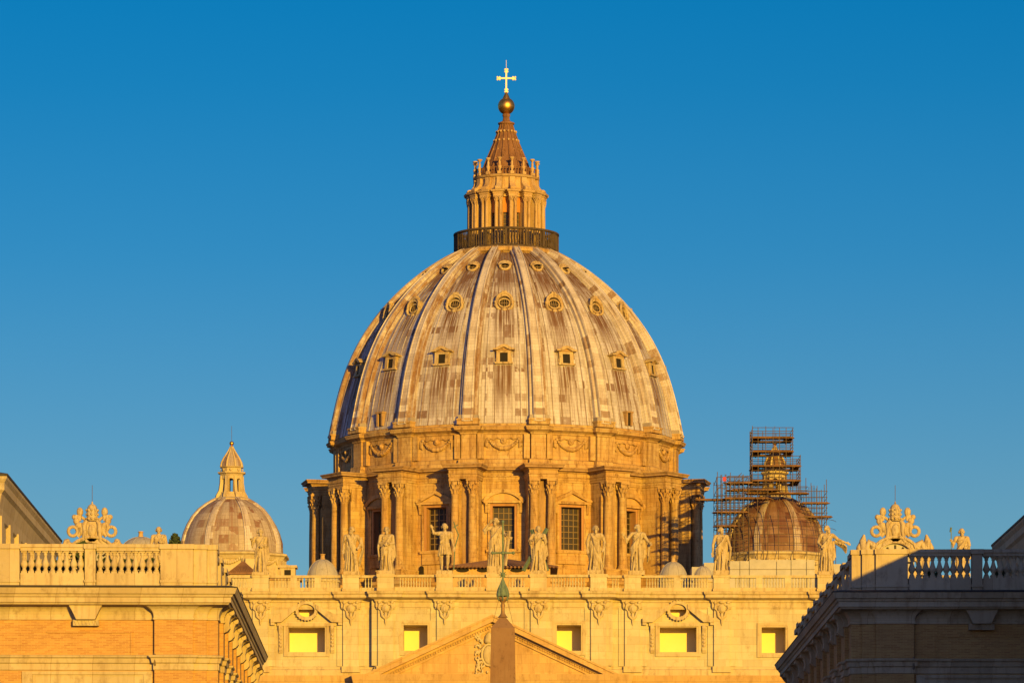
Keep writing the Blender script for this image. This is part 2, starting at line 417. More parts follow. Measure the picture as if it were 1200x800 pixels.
    def build(s, name, parent=None, loc=(0, 0, 0), rz=0.0, fix=True):
        me = bpy.data.meshes.new(name)
        me.from_pydata(s.v, [], s.f)
        for m in s.mats: me.materials.append(m)
        me.polygons.foreach_set('material_index', s.mi)
        me.polygons.foreach_set('use_smooth', s.sm)
        if any(u != (0, 0) for u in s.uv):
            ul = me.uv_layers.new(name='UVMap')
            li = np.empty(len(me.loops), dtype=np.int32); me.loops.foreach_get('vertex_index', li)
            ul.data.foreach_set('uv', np.array(s.uv, dtype=np.float32)[li].ravel())
        if fix:
            import bmesh
            bm = bmesh.new(); bm.from_mesh(me)
            bmesh.ops.recalc_face_normals(bm, faces=bm.faces[:])
            bm.to_mesh(me); bm.free()
        me.update()
        o = bpy.data.objects.new(name, me)
        COL.objects.link(o)
        o.parent = parent; o.location = loc; o.rotation_euler = (0, 0, rz)
        return o

def tag(o, label=None, cat=None, group=None, kind=None):
    if label: o['label'] = label
    if cat: o['category'] = cat
    if group: o['group'] = group
    if kind: o['kind'] = kind
    return o
def thing(name, label, cat, loc=(0, 0, 0), rz=0.0, group=None):
    o = bpy.data.objects.new(name, None); COL.objects.link(o)
    o.empty_display_size = 0.5
    o.location = loc; o.rotation_euler = (0, 0, rz)
    return tag(o, label, cat, group)
def kids(o): return [c for c in KID.get(o.name, [])]
KID = {}
def copy_tree(o, parent, **kw):
    c = o.copy(); COL.objects.link(c); c.parent = parent
    for k, v in kw.items(): setattr(c, k, v)
    for ch in [x for x in o.children]:
        copy_tree(ch, c)
    return c
def ring(proto, parent, angles):          # proto stands at angles[0]; repeat it round the axis
    proto.rotation_euler = (0, 0, angles[0])
    for a in angles[1:]:
        copy_tree(proto, parent, rotation_euler=(0, 0, a))

def arc(cx, cz, r, a0, a1, n, rz=None):
    rz = rz or r
    return [(cx + r * math.cos(a0 + (a1 - a0) * i / n), cz + rz * math.sin(a0 + (a1 - a0) * i / n)) for i in range(n + 1)]

# ------------------------------------------------------------------ ground
g = MB(M['cobble'])
g.add([(-6000, -3000, 0), (6000, -3000, 0), (6000, 9000, 0), (-6000, 9000, 0)], [(0, 1, 2, 3)])
tag(g.build('ground', fix=False), kind='structure')
g = MB(M['asphalt'])
g.add([(-9, -300, .004), (9, -300, .004), (9, 255, .004), (-9, 255, .004)], [(0, 1, 2, 3)])
tag(g.build('street', fix=False), kind='structure')

# ================================================================== GREAT DOME
DY = 684.0
DX = (593.3 - 600) / FPX * DY
PH0 = R(-0.8)
dome = thing('great_dome', 'huge ribbed lead dome on a columned drum, topped by lantern, gilded ball and cross', 'dome', (DX, DY, 0))
SEG = R(22.5)
BUT = [PH0 + SEG * (k + 0.5) for k in (0, -1, 1, -2, 2, -3, 3, -4, 4)] + [PH0 + SEG * 4.5]
BUT = [PH0 + SEG * (k + 0.5) for k in (0, -1, 1, -2, 2, -3, 3, -4, 4, -5)]
BAY = [PH0 + SEG * k for k in (0, -1, 1, -2, 2, -3, 3, -4, 4)]
RW = 26.2

def ring_path(rw, rb, hw, n=5):
    pts = []
    for k in range(16):
        a = PH0 + SEG * (k + 0.5)
        ca, sa = math.cos(a), math.sin(a)
        for x, y in ((-hw, -math.sqrt(rw * rw - hw * hw)), (-hw, -rb), (hw, -rb), (hw, -math.sqrt(rw * rw - hw * hw))):
            pts.append((x * ca - y * sa, x * sa + y * ca))
        d = math.asin(hw / rw)
        for i in range(1, n):
            b = a + d + (SEG - 2 * d) * i / n
            pts.append((rw * math.sin(b), -rw * math.cos(b)))
    return pts
def rotz(a): return Matrix.Rotation(a, 4, 'Z')

# drum wall with window recesses
WZ0, WZ1, WHW = 61.1, 67.45, 1.62
mb = MB(M['trav_drum'], M['terracotta'])
for k in range(16):
    mb.M = rotz(PH0 + SEG * k)
    mb.holes(-3.6, 3.6, 40, 71.3, -26.05, 1.15, [(-WHW, WHW, WZ0, WZ1)], 0, 1)
mb.M = Matrix.Identity(4)
mb.build('drum_wall', dome)
# plinth under the buttresses
mb = MB(M['trav_drum'])
mb.sweep(ring_path(26.4, 31.1, 2.5), [(0, 38), (0, 55.6), (0.25, 55.9), (0.25, 56.3), (0, 56.4), (-5, 56.45)], True)
mb.build('drum_plinth', dome)
# buttress with a pair of columns
def column_profile(r, z0, z1):
    h = z1 - z0
    return [(r * 1.42, z0), (r * 1.42, z0 + .16), (r * 1.34, z0 + .3), (r * 1.12, z0 + .36), (r * 1.2, z0 + .52), (r * 1.05, z0 + .6), (r, z0 + .75),
            (r, z0 + h * .35), (r * .96, z0 + h * .65), (r * .87, z1 - .22), (r * .95, z1 - .15), (r * .95, z1 - .06), (r * .86, z1)]
def capital(mb, x, y, z0, z1, r, mat=0):
    h = z1 - z0
    mb.lathe([(r * .84, 0), (r * .9, h * .3), (r * 1.0, h * .6), (r * 1.25, h * .84)], 12, (x, y, z0), mat)
    for row, (zz, rr, n, off) in enumerate(((h * .26, r * .98, 8, 0), (h * .54, r * 1.12, 8, PI / 8))):
        for i in range(n):
            a = off + 2 * PI * i / n
            c, s_ = math.sin(a), -math.cos(a)
            mb.tube([(x + c * r * .85, y + s_ * r * .85, z0 + zz - h * .24), (x + c * rr, y + s_ * rr, z0 + zz),
                     (x + c * (rr + .17 * r / .62), y + s_ * (rr + .17 * r / .62), z0 + zz + h * .07), (x + c * (rr + .2 * r / .62), y + s_ * (rr + .2 * r / .62), z0 + zz - h * .03)],
                    [r * .2, r * .24, r * .19, r * .07], 5, mat)
    for i in range(4):
        a = PI / 4 + PI / 2 * i
        c, s_ = math.sin(a), -math.cos(a)
        mb.ell((x + c * r * 1.5, y + s_ * r * 1.5, z0 + h * .76), (r * .27, r * .27, h * .15), 8, 5, mat)
    poly = []
    for i in range(4):
        a = PI / 4 + PI / 2 * i
        poly += [(x + math.sin(a) * r * 1.85, y - math.cos(a) * r * 1.85), (x + math.sin(a + PI / 4) * r * 1.22, y - math.cos(a + PI / 4) * r * 1.22)]
    n = len(poly)
    vs = [(px, py, z0 + h * .86) for px, py in poly] + [(px, py, z1) for px, py in poly]
    mb.add(vs, [tuple(range(n)), tuple(range(n, 2 * n))] + [(i, (i + 1) % n, n + (i + 1) % n, n + i) for i in range(n)], mat)

CB, CS, CT = 58.1, 68.9, 71.1       # column foot, top of shaft, top of capital
mb = MB(M['trav_drum'], M['trav_dark'])
mb.box(-1.95, 1.95, -28.95, -25.5, 56.4, 71.2)
mb.box(-2.25, 2.25, -30.75, -25.5, 56.4, 57.9)
mb.box(-2.35, 2.35, -30.85, -25.5, 57.9, 58.1)
mb.box(-.42, .42, -29.1, -28.9, 58.1, 71.15, 1)
for x in (-1.72, 1.72): mb.box(x - .34, x + .34, -29.15, -28.9, 58.1, 69.0)
for x in (-1, 1):
    mb.holes(-.01, .01, 60, 60.1, -28, 0, [])
but = mb.build('buttress', dome)
for sx_ in (-1.32, 1.32):
    mb = MB(M['trav_drum'])
    mb.lathe(column_profile(.64, CB, CS), 20, (sx_, -29.85, 0))
    mb.build('column', but)
    mb = MB(M['trav_drum'])
    capital(mb, sx_, -29.85, CS, CT, .62)
    mb.build('capital', but)
ring(but, dome, BUT)
# entablature breaking forward over every buttress
mb = MB(M['trav_drum'], M['trav_dark'])
pth = ring_path(26.25, 30.5, 2.12)
mb.sweep(pth, [(-1.5, 71.1), (0, 71.1), (0, 71.42), (.07, 71.43), (.07, 71.72), (.2, 71.8), (.2, 71.9), (.03, 71.93), (.03, 72.42)], True)
mb.sweep(pth, [(.03, 72.42), (.16, 72.46), (.2, 72.62), (.46, 72.68), (.8, 72.72), (.8, 72.95), (.92, 73.05), (.98, 73.18), (.98, 73.26), (-1.5, 73.42), (-5.5, 73.46)], True, 1)
mb.build('drum_entablature', dome)

# drum windows: frame, pediment and glazing
def drum_window(segmental):
    mb = MB(M['terracotta'], M['trav_drum'])
    y = -26.05
    for (o, w, pr, m) in ((.0, .36, .22, 0), (.36, .34, .34, 1)):
        a, b = WHW + o, WHW + o + w
        for s_ in (-1, 1):
            x0, x1 = sorted((s_ * a, s_ * b))
            mb.box(x0, x1, y - pr, y + .3, WZ0 - .1, WZ1 + a - WHW + w, m)
        mb.box(-a + .003, a - .003, y - pr, y + .3, WZ1 + a - WHW, WZ1 + a - WHW + w - .003, m)
    mb.box(-2.6, 2.6, y - .5, y + .2, WZ0 - .5, WZ0 - .104, 1)
    mb.box(-2.3, 2.3, y - .3, y + .2, WZ0 - 2.1, WZ0 - .5, 1)
    for s_ in (-1, 1):
        mb.prism_x([(y - .1, 66.4), (y - .3, 66.5), (y - .4, 66.8), (y - .5, 67.3), (y - .7, 67.7), (y - .7, 68.15), (y - .1, 68.15)], s_ * 2.55 - .2, s_ * 2.55 + .2, 1)
    w = mb.build('drum_window', dome)
    mb = MB(M['trav_drum'], M['ochre'])
    zb = 68.16
    if segmental:
        out = arc(0, zb - 2.0, 3.75, PI - .56, .56, 14)
        inn = arc(0, zb - 2.1, 3.3, .56, PI - .56, 14)
        mb.prism(out + inn, y - .85, y + .2)
        mb.prism([(p[0] * .98, p[1] + .02) for p in arc(0, zb - 2.05, 3.4, PI - .56, .56, 14)], y - .4, y + .15, 1)
    else:
        pk = 1.75
        mb.prism([(-3.15, zb), (-3.15, zb + .3), (0, zb + pk), (3.15, zb + .3), (3.15, zb), (2.6, zb), (0, zb + pk - .5), (-2.6, zb)], y - .85, y + .2)
        mb.prism([(-2.7, zb), (0, zb + pk - .4), (2.7, zb)], y - .4, y + .15, 1)
    mb.box(-3.0, 3.0, y - .75, y + .15, zb - .3, zb + .1)
    mb.build('pediment', w)
    mb = MB(M['glass'], M['muntin'])
    mb.box(-WHW, WHW, y + 1.0, y + 1.1, WZ0, WZ1)
    for i in range(5):
        x = -WHW + .1 + (2 * WHW - .2) * i / 4
        mb.box(x - .06, x + .06, y + .9, y + 1.02, WZ0, WZ1, 1)
    for i in range(8):
        z = WZ0 + .1 + (WZ1 - WZ0 - .2) * i / 7
        mb.box(-WHW, WHW, y + .87, y + 1.0, z - .055, z + .055, 1)
    mb.build('pane', w)
    return w
ring(drum_window(True), dome, BAY[0:1] + [a for i, a in enumerate(BAY) if i in (3, 4, 7, 8)])
ring(drum_window(False), dome, [a for i, a in enumerate(BAY) if i in (1, 2, 5, 6)])
# small door at the foot of the drum
mb = MB(M['dark'])
mb.prism([(-.35, 57.2), (.35, 57.2), (.35, 58.5)] + arc(0, 58.5, .35, 0, PI, 6)[1:-1] + [(-.35, 58.5)], -26.5, -26.3)
ring(mb.build('service_door', dome), dome, [BAY[1] - R(5.2), BAY[3] - R(1)])

# attic with piers
mb = MB(M['trav_drum'], M['trav_dark'])
pa = ring_path(26.0, 26.75, 1.12)
mb.sweep(pa, [(.5, 73.3), (.5, 73.75), (.34, 73.95), (.34, 74.35), (.05, 74.5), (0, 74.6), (0, 78.1)], True)
for k in range(16):
    mb.M = rotz(PH0 + SEG * (k + .5))
    for s_ in (-1, 1): mb.box(s_ * 1.75 - .45, s_ * 1.75 + .45, -26.5, -25.5, 74.5, 78.15)
mb.M = Matrix.Identity(4)
mb.build('attic_wall', dome)
mb = MB(M['trav_drum'], M['trav_dark'])
mb.sweep(pa, [(0, 78.05), (.12, 78.1), (.2, 78.35), (.5, 78.55), (.85, 78.7), (.9, 78.95), (1.0, 79.1), (1.0, 79.22), (.3, 79.4), (.25, 79.75), (-.2, 79.9), (-2, 80.1)], True)
mb.build('attic_cornice', dome)
def garland():
    mb = MB(M['trav_drum'])
    def pt(x, z, o=.18): return (x, -math.sqrt(26.0 ** 2 - x * x) - o, z)
    w = 2.25
    rng = random.Random(3)
    for i in range(19):
        q = -1 + 2 * i / 18
        z = 77.35 - 1.35 * (1 - abs(q) ** 2.2)
        mb.ell(pt(q * w, z), .17 + .16 * (1 - q * q) + rng.uniform(-.03, .05), 7, 5)
    for s_ in (-1, 1):
        mb.ell(pt(s_ * w, 77.4), .28, 8, 5)
        for j in range(3):
            x = s_ * (w + .05 + j * .16)
            mb.tube([pt(x, 77.4), pt(x + s_ * .1, 76.7 - .2 * j), pt(x + s_ * .02, 76.1 + .12 * j)], [.1, .14, .09], 5)
    mb.ell(pt(0, 77.15, .12), (.5, .25, .5), 10, 6)
    mb.ell(pt(0, 77.2, .3), (.24, .2, .24), 8, 5)
    for s_ in (-1, 1):
        mb.tube([pt(s_ * .4, 77.4), pt(s_ * 1.0, 77.6), pt(s_ * 1.5, 77.35), pt(s_ * w, 77.55)], [.09, .12, .1, .08], 5)
    return mb.build('garland', dome)
ring(garland(), dome, BAY)

# lead shell
zt = np.array([79.7, 82.5, 87, 91.2, 93.6, 96.7, 99.7, 101.8, 103.9, 106.2, 108.6])
rt = np.array([26.3, 25.8, 24.7, 23.25, 22.2, 20.45, 17.95, 16.1, 13.8, 10.6, 6.3])
cf = np.polyfit(zt - 90, rt ** 2, 4)
def rz_(z): return math.sqrt(max(0.1, float(np.polyval(cf, z - 90))))
prof = [(rz_(z), z) for z in np.linspace(79.7, 108.9, 60)]
vl = [0.0]
for i in range(1, len(prof)):
    vl.append(vl[-1] + math.hypot(prof[i][0] - prof[i - 1][0], prof[i][1] - prof[i - 1][1]))
def nrm_at(z):
    dr = (rz_(z + .05) - rz_(z - .05)) / .1
    n = Vector((0, -1, -dr)); n.normalize(); return n      # outward in the front (x=0) plane
mb = MB(M['lead'])
mb.lathe(prof, 192, mat=0, a0=PH0, a1=PH0 + 2 * PI, uvs=(96, vl))
for k in range(16):                                       # standing seams
    for q, hw, hh in ((.24, .10, .13), (.37, .05, .07), (.5, .05, .07), (.63, .05, .07), (.76, .10, .13)):
        mb.M = rotz(PH0 + SEG * (k + q - .5))
        vs, uv = [], []
        for i, (r, z) in enumerate(prof):
            n = nrm_at(z)
            for dx, h in ((-hw, -.02), (-hw, hh), (hw, hh), (hw, -.02)):
                vs.append((dx, -r + n.y * h, z + n.z * h)); uv.append((k * 6 + q * 6 + .3, vl[i]))
        mb.add(vs, [(i * 4 + j, i * 4 + j + 1, i * 4 + 5 + j, i * 4 + 4 + j) for i in range(len(prof) - 1) for j in range(3)], 0, False, uv)
mb.M = Matrix.Identity(4)
mb.build('dome_shell', dome, fix=False)
# ribs
mb = MB(M['rib'], M['trav_drum'])
sec = [(-1.0, -.05), (-1.0, .42), (-.94, .5), (-.68, .52), (-.66, .95), (-.6, 1.05), (-.42, 1.12), (-.38, 1.0), (.38, 1.0), (.42, 1.12), (.6, 1.05), (.66, .95), (.68, .52), (.94, .5), (1.0, .42), (1.0, -.05)]
vs, uv = [], []
for i, (r, z) in enumerate(prof):
    t = i / (len(prof) - 1); n = nrm_at(z)
    ws = 1.38 * (1 - t) + .84 * t; hs = 1.25 * (1 - t) + .95 * t
    for j, (x, h) in enumerate(sec):
        vs.append((x * ws, -r + n.y * h * hs, z + n.z * h * hs)); uv.append((j / len(sec) * 3 + .1, vl[i]))
m_ = len(sec)
mb.add(vs, [(i * m_ + j, i * m_ + j + 1, (i + 1) * m_ + j + 1, (i + 1) * m_ + j) for i in range(len(prof) - 1) for j in range(m_ - 1)], 0, False, uv)
mb.frustum(0, -26.3, 79.5, 80.15, 1.6, 1.2, 1.6, 1.15, 1)
mb.frustum(0, -26.3, 80.15, 80.38, 1.68, 1.3, 1.64, 1.25, 1)
mb.frustum(0, -26.1, 80.38, 80.95, 1.5, 1.15, 1.42, 1.1, 0)
ring(mb.build('rib', dome), dome, BUT)

# dormers in three tiers, with a little door at the foot of some bays
def tilt(z, f):
    n = nrm_at(z)
    a = math.atan2(n.z, -n.y) * f
    return Matrix.Translation((0, -rz_(z), z)) @ Matrix.Rotation(-a, 4, 'X')
mb = MB(M['dormer'], M['trav_dark'])
mb.M = tilt(89.8, .35)
for s_ in (-1, 1): mb.box(s_ * .86 - .28, s_ * .86 + .28, -.5, 1.4, -.85, .95)
mb.box(-.58, .58, -.45, 1.4, .6, .95); mb.box(-1.35, 1.35, -.65, 1.3, -1.1, -.85)
for s_ in (-1, 1): mb.prism([(s_ * 1.1, -1.1), (s_ * 1.25, -.4), (s_ * 1.1, .2)], -.3, .6)
mb.prism([(-1.6, .95), (-1.65, 1.15), (-1.2, 1.22), (-.6, 1.62), (0, 1.78), (.6, 1.62), (1.2, 1.22), (1.65, 1.15), (1.6, .95), (.9, .95), (0, 1.4), (-.9, .95)], -.95, 1.6, 0)
mb.prism([(-1.0, .9), (0, 1.5), (1.0, .9)], -.55, 1.5, 1)  # dark infill paints the shadow under the pediment
d1 = mb.build('dormer', dome)
mb = MB(M['dark']); mb.M = tilt(89.8, .35)
mb.box(-.582, .582, -.3, .2, -.8, .62); mb.build('opening', d1)
ring(d1, dome, BAY)
mb = MB(M['dormer'], M['trav_dark'])
mb.M = tilt(98.6, .42) @ Matrix.Scale(.9, 4)
mb.tube([(x, -.5, z) for x, z in arc(0, -.25, .93, 0, 2 * PI, 20, .76)[:-1]], .14, 7, closed=True)
mb.prism([(-1.15, -1.2), (1.15, -1.2), (1.3, -.2), (1.25, .4), (-1.25, .4), (-1.3, -.2)], -.28, 1.6)
mb.prism([(x, z) for x, z in arc(0, .1, 1.3, -.25, PI + .25, 18, 1.35)] + [(x, z) for x, z in arc(0, .05, 1.0, PI + .1, -.1, 18, .85)], -.8, 1.8)
mb.tube([(x, -.75, z) for x, z in arc(0, .1, 1.3, -.3, PI + .3, 18, 1.35)], [.14, .2] + [.24] * 15 + [.2, .14], 6)
for k in range(7):
    a = PI * (k + .5) / 7
    mb.tube([(math.cos(a) * .95, -.72, .1 + math.sin(a) * .95), (math.cos(a) * 1.28, -.8, .1 + math.sin(a) * 1.32)], [.07, .13], 5)
for s_ in (-1, 1):
    mb.tube([(s_ * 1.3, -.6, -.15), (s_ * 1.45, -.6, -.65), (s_ * 1.15, -.55, -1.2), (s_ * .6, -.5, -1.4)], [.26, .28, .24, .16], 6)
    mb.ell((s_ * 1.42, -.6, -.1), .3, 8, 5)
mb.prism_x([(-.95, 1.4), (-1.0, 1.75), (-.6, 1.95), (0, 1.7), (0, 1.3)], -.42, .42)
mb.ell((0, -.55, -1.45), (.5, .25, .3), 8, 6)
d2 = mb.build('dormer', dome)
mb = MB(M['dark'], M['muntin']); mb.M = tilt(98.6, .42) @ Matrix.Scale(.9, 4)
mb.prism(arc(0, -.25, .86, 0, 2 * PI, 18, .7)[:-1], -.33, .1)
for i in (-1, 0, 1): mb.box(i * .38 - .05, i * .38 + .05, -.42, -.33, -.85, .35, 1)
mb.box(-.8, .8, -.43, -.34, -.3, -.2, 1)
mb.build('opening', d2)
ring(d2, dome, BAY)
mb = MB(M['dormer']); mb.M = tilt(104.9, .6)
mb.tube([(x, -.35, z) for x, z in arc(0, 0, .76, 0, 2 * PI, 18, .7)[:-1]], .21, 7, closed=True)
mb.lathe([(.95, 0), (.95, .3), (.8, .42)], 18, caps=False); 
mb.tube([(x, -.3, z) for x, z in arc(0, .05, 1.0, .2, PI - .2, 10, .95)], .14, 6)
d3 = mb.build('dormer', dome)
mb = MB(M['dark'], M['muntin']); mb.M = tilt(104.9, .6)
mb.prism(arc(0, 0, .7, 0, 2 * PI, 16, .64)[:-1], -.2, .1)
mb.box(-.05, .05, -.3, -.2, -.6, .6, 1); mb.box(-.6, .6, -.31, -.21, -.05, .05, 1)
mb.build('opening', d3)
ring(d3, dome, BAY)
mb = MB(M['trav_dark'], M['dark']); mb.M = Matrix.Translation((0, -26.2, 80.2))
for s_ in (-1, 1): mb.box(s_ * .5 - .16, s_ * .5 + .16, -.35, .5, 0, 1.9)
mb.box(-.75, .75, -.45, .5, 1.9, 2.15); mb.box(-.34, .34, -.1, .3, 0, 1.9, 1)
ring(mb.build('roof_door', dome), dome, [BAY[3], BAY[4]])

# gallery below the lantern
mb = MB(M['trav_drum'])
mb.lathe([(7.6, 108.3), (7.9, 108.6), (8.25, 108.8), (8.35, 109.2), (8.2, 109.35), (7.8, 109.5)], 64, smooth=False)
mb.build('gallery_base', dome)
mb = MB(M['iron'])
mb.lathe([(7.95, 109.4), (7.95, 109.7), (7.7, 109.8), (7.7, 109.4)], 64, smooth=False, caps=False)
mb.lathe([(8.0, 112.1), (8.15, 112.2), (8.15, 112.45), (7.85, 112.5), (7.7, 112.1)], 64, smooth=False, caps=False)
for k in range(112):
    a = 2 * PI * k / 112
    if k % 7 == 0:
        mb.M = rotz(a); mb.box(-.17, .17, -8.1, -7.75, 109.6, 112.3)
    else:
        mb.M = rotz(a); mb.lathe([(.1, 109.7), (.17, 110.1), (.1, 110.7), (.15, 111.4), (.1, 112.1)], 5, (0, -7.9, 0))
mb.M = Matrix.Identity(4)
gal = mb.build('gallery_railing', dome)
# lantern
mb = MB(M['lantern'], M['reflected_glow'])
LW = [PH0 + SEG * k for k in range(16)]
for a in LW:
    mb.M = rotz(a)
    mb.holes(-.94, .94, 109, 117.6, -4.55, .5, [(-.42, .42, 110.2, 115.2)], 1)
mb.M = Matrix.Identity(4)
mb.build('lantern_wall', dome)
def lantern_window():
    mb = MB(M['glass'], M['muntin'])
    mb.box(-.42, .42, -4.2, -4.1, 110.2, 115.2)
    for i in (-1, 0, 1): mb.box(i * .3 - .035, i * .3 + .035, -4.28, -4.2, 110.2, 115.2, 1)
    for i in range(7): mb.box(-.42, .42, -4.3, -4.22, 110.6 + i * .7, 110.68 + i * .7, 1)
    return mb.build('lantern_window', dome)
ring(lantern_window(), dome, BAY)
mb = MB(M['lantern'])
mb.box(-.44, .44, -5.6, -4.3, 109.3, 117.55)
mb.box(-.8, .8, -6.25, -4.4, 109.3, 111.9)
lb = mb.build('lantern_pier', dome)
for s_ in (-.35, .35):
    mb = MB(M['lantern'])
    mb.lathe(column_profile(.245, 111.9, 116.7), 12, (s_, -5.82, 0)); capital(mb, s_, -5.82, 116.7, 117.55, .27)
    mb.build('column', lb)
ring(lb, dome, BUT)
mb = MB(M['lantern'], M['trav_dark'])
lp = ring_path(5.0, 6.1, .72, 3)
mb.sweep(lp, [(-1.2, 117.5), (0, 117.5), (0, 117.9), (.08, 118.0), (.08, 118.3), (.3, 118.45), (.36, 118.75), (.4, 118.85), (-.6, 119.0), (-2, 119.05)], True)
mb.build('lantern_entablature', dome)
mb = MB(M['lantern'])
mb.lathe([(5.3, 118.9), (4.75, 119.4), (4.6, 120.9), (4.7, 121.2), (5.0, 121.35), (5.15, 121.6), (4.9, 121.75), (2.5, 121.9)], 64, smooth=False)
mb.build('lantern_attic', dome)
mb = MB(M['lantern'])
mb.prism_x([(-6.1, 118.95), (-6.05, 119.35), (-5.6, 119.6), (-5.2, 120.1), (-5.05, 120.7), (-5.1, 121.2), (-4.5, 121.2), (-4.5, 118.95)], -.42, .42)
mb.tube([(-.46, -5.85, 119.25), (.46, -5.85, 119.25)], .32, 8)
ring(mb.build('scroll_console', dome), dome, BUT)
mb = MB(M['lantern'])
mb.box(-.3, .3, -5.15, -4.55, 121.7, 122.2)
mb.lathe([(.32, 122.2), (.15, 122.4), (.27, 122.75), (.36, 123.1), (.17, 123.35), (.2, 123.9), (.11, 124.2), (.32, 124.5), (.42, 124.62), (.42, 124.75), (.1, 124.85)], 8, (0, -4.85, 0))
ring(mb.build('candelabrum', dome), dome, BUT)
mb = MB(M['spire'])
mb.lathe([(4.75, 122.95), (4.9, 123.0), (4.9, 123.12), (4.75, 123.15)], 48, smooth=False, caps=False)
for k in range(64):
    mb.M = rotz(2 * PI * k / 64); mb.box(-.07, .07, -4.87, -4.78, 121.75, 123.0)
mb.M = Matrix.Identity(4)
mb.build('parapet_railing', dome)
mb = MB(M['spire'], M['lantern'])
sp = [(4.0, 120.6), (3.55, 121.8), (3.2, 122.8), (2.6, 124.2), (1.98, 125.7), (1.5, 127.0), (1.15, 128.0), (.95, 128.75)]
mb.lathe(sp, 32, smooth=False)
for k in range(16):
    mb.M = rotz(PH0 + SEG * (k + .5))
    mb.tube([(0, -r - .04, z) for r, z in sp], [.2, .18, .17, .16, .14, .12, .11, .1], 6)
    for (r, z) in ((2.85, 123.2), (2.2, 124.7), (1.75, 126.2), (1.35, 127.6)): mb.ell((0, -r - .15, z), .2, 6, 4, 1)
mb.M = Matrix.Identity(4)
mb.lathe([(.95, 128.7), (1.26, 128.8), (1.3, 129.0), (.95, 129.15), (.6, 129.3), (.48, 129.9), (.62, 130.1), (.58, 130.35), (.4, 130.5)], 24)
mb.build('spire', dome)
mb = MB(M['gold'])
mb.lathe([(1.3 * math.sin(PI * i / 20), 131.62 - 1.3 * math.cos(PI * i / 20)) for i in range(21)], 32)
mb.build('ball', dome)
mb = MB(M['cross'], M['gold'])
mb.lathe([(.62, 132.7), (.42, 133.2), (.26, 133.5), (.16, 133.75)], 10, mat=1)
mb.box(-.115, .115, -.115, .115, 133.7, 137.05); mb.box(-1.15, 1.15, -.112, .112, 135.78, 136.02)
for (x, z) in ((-1.2, 135.9), (1.2, 135.9), (0, 137.1), (0, 134.0)):
    for dx, dz in ((0, 0), (.17, .17), (.17, -.17), (-.17, .17), (-.17, -.17)): mb.ell((x + dx, 0, z + dz), (.17, .14, .17), 7, 5)
mb.tube([(0, 0, 137.1), (0, 0, 138.7)], .035, 5)
mb.build('cross', dome)

# the lantern stands a little lower than first drawn: one height map for all its parts
done = set()
for o in dome.children_recursive:
    if o.type == 'MESH' and (o.name.split('.')[0].startswith(('lantern', 'gallery', 'scroll_console', 'candelabrum', 'parapet')) or (o.parent.name.startswith('lantern_pier'))) and o.data.name not in done:
        done.add(o.data.name)
        co = np.empty(len(o.data.vertices) * 3); o.data.vertices.foreach_get('co', co)
        co = co.reshape(-1, 3)
        co[:, 2] = np.interp(co[:, 2], [108.2, 109.5, 112.5, 117.5, 118.85, 121.7, 124.85], [107.6, 108.95, 111.85, 116.9, 117.8, 120.4, 123.0])
        o.data.vertices.foreach_set('co', co.ravel()); o.data.update()

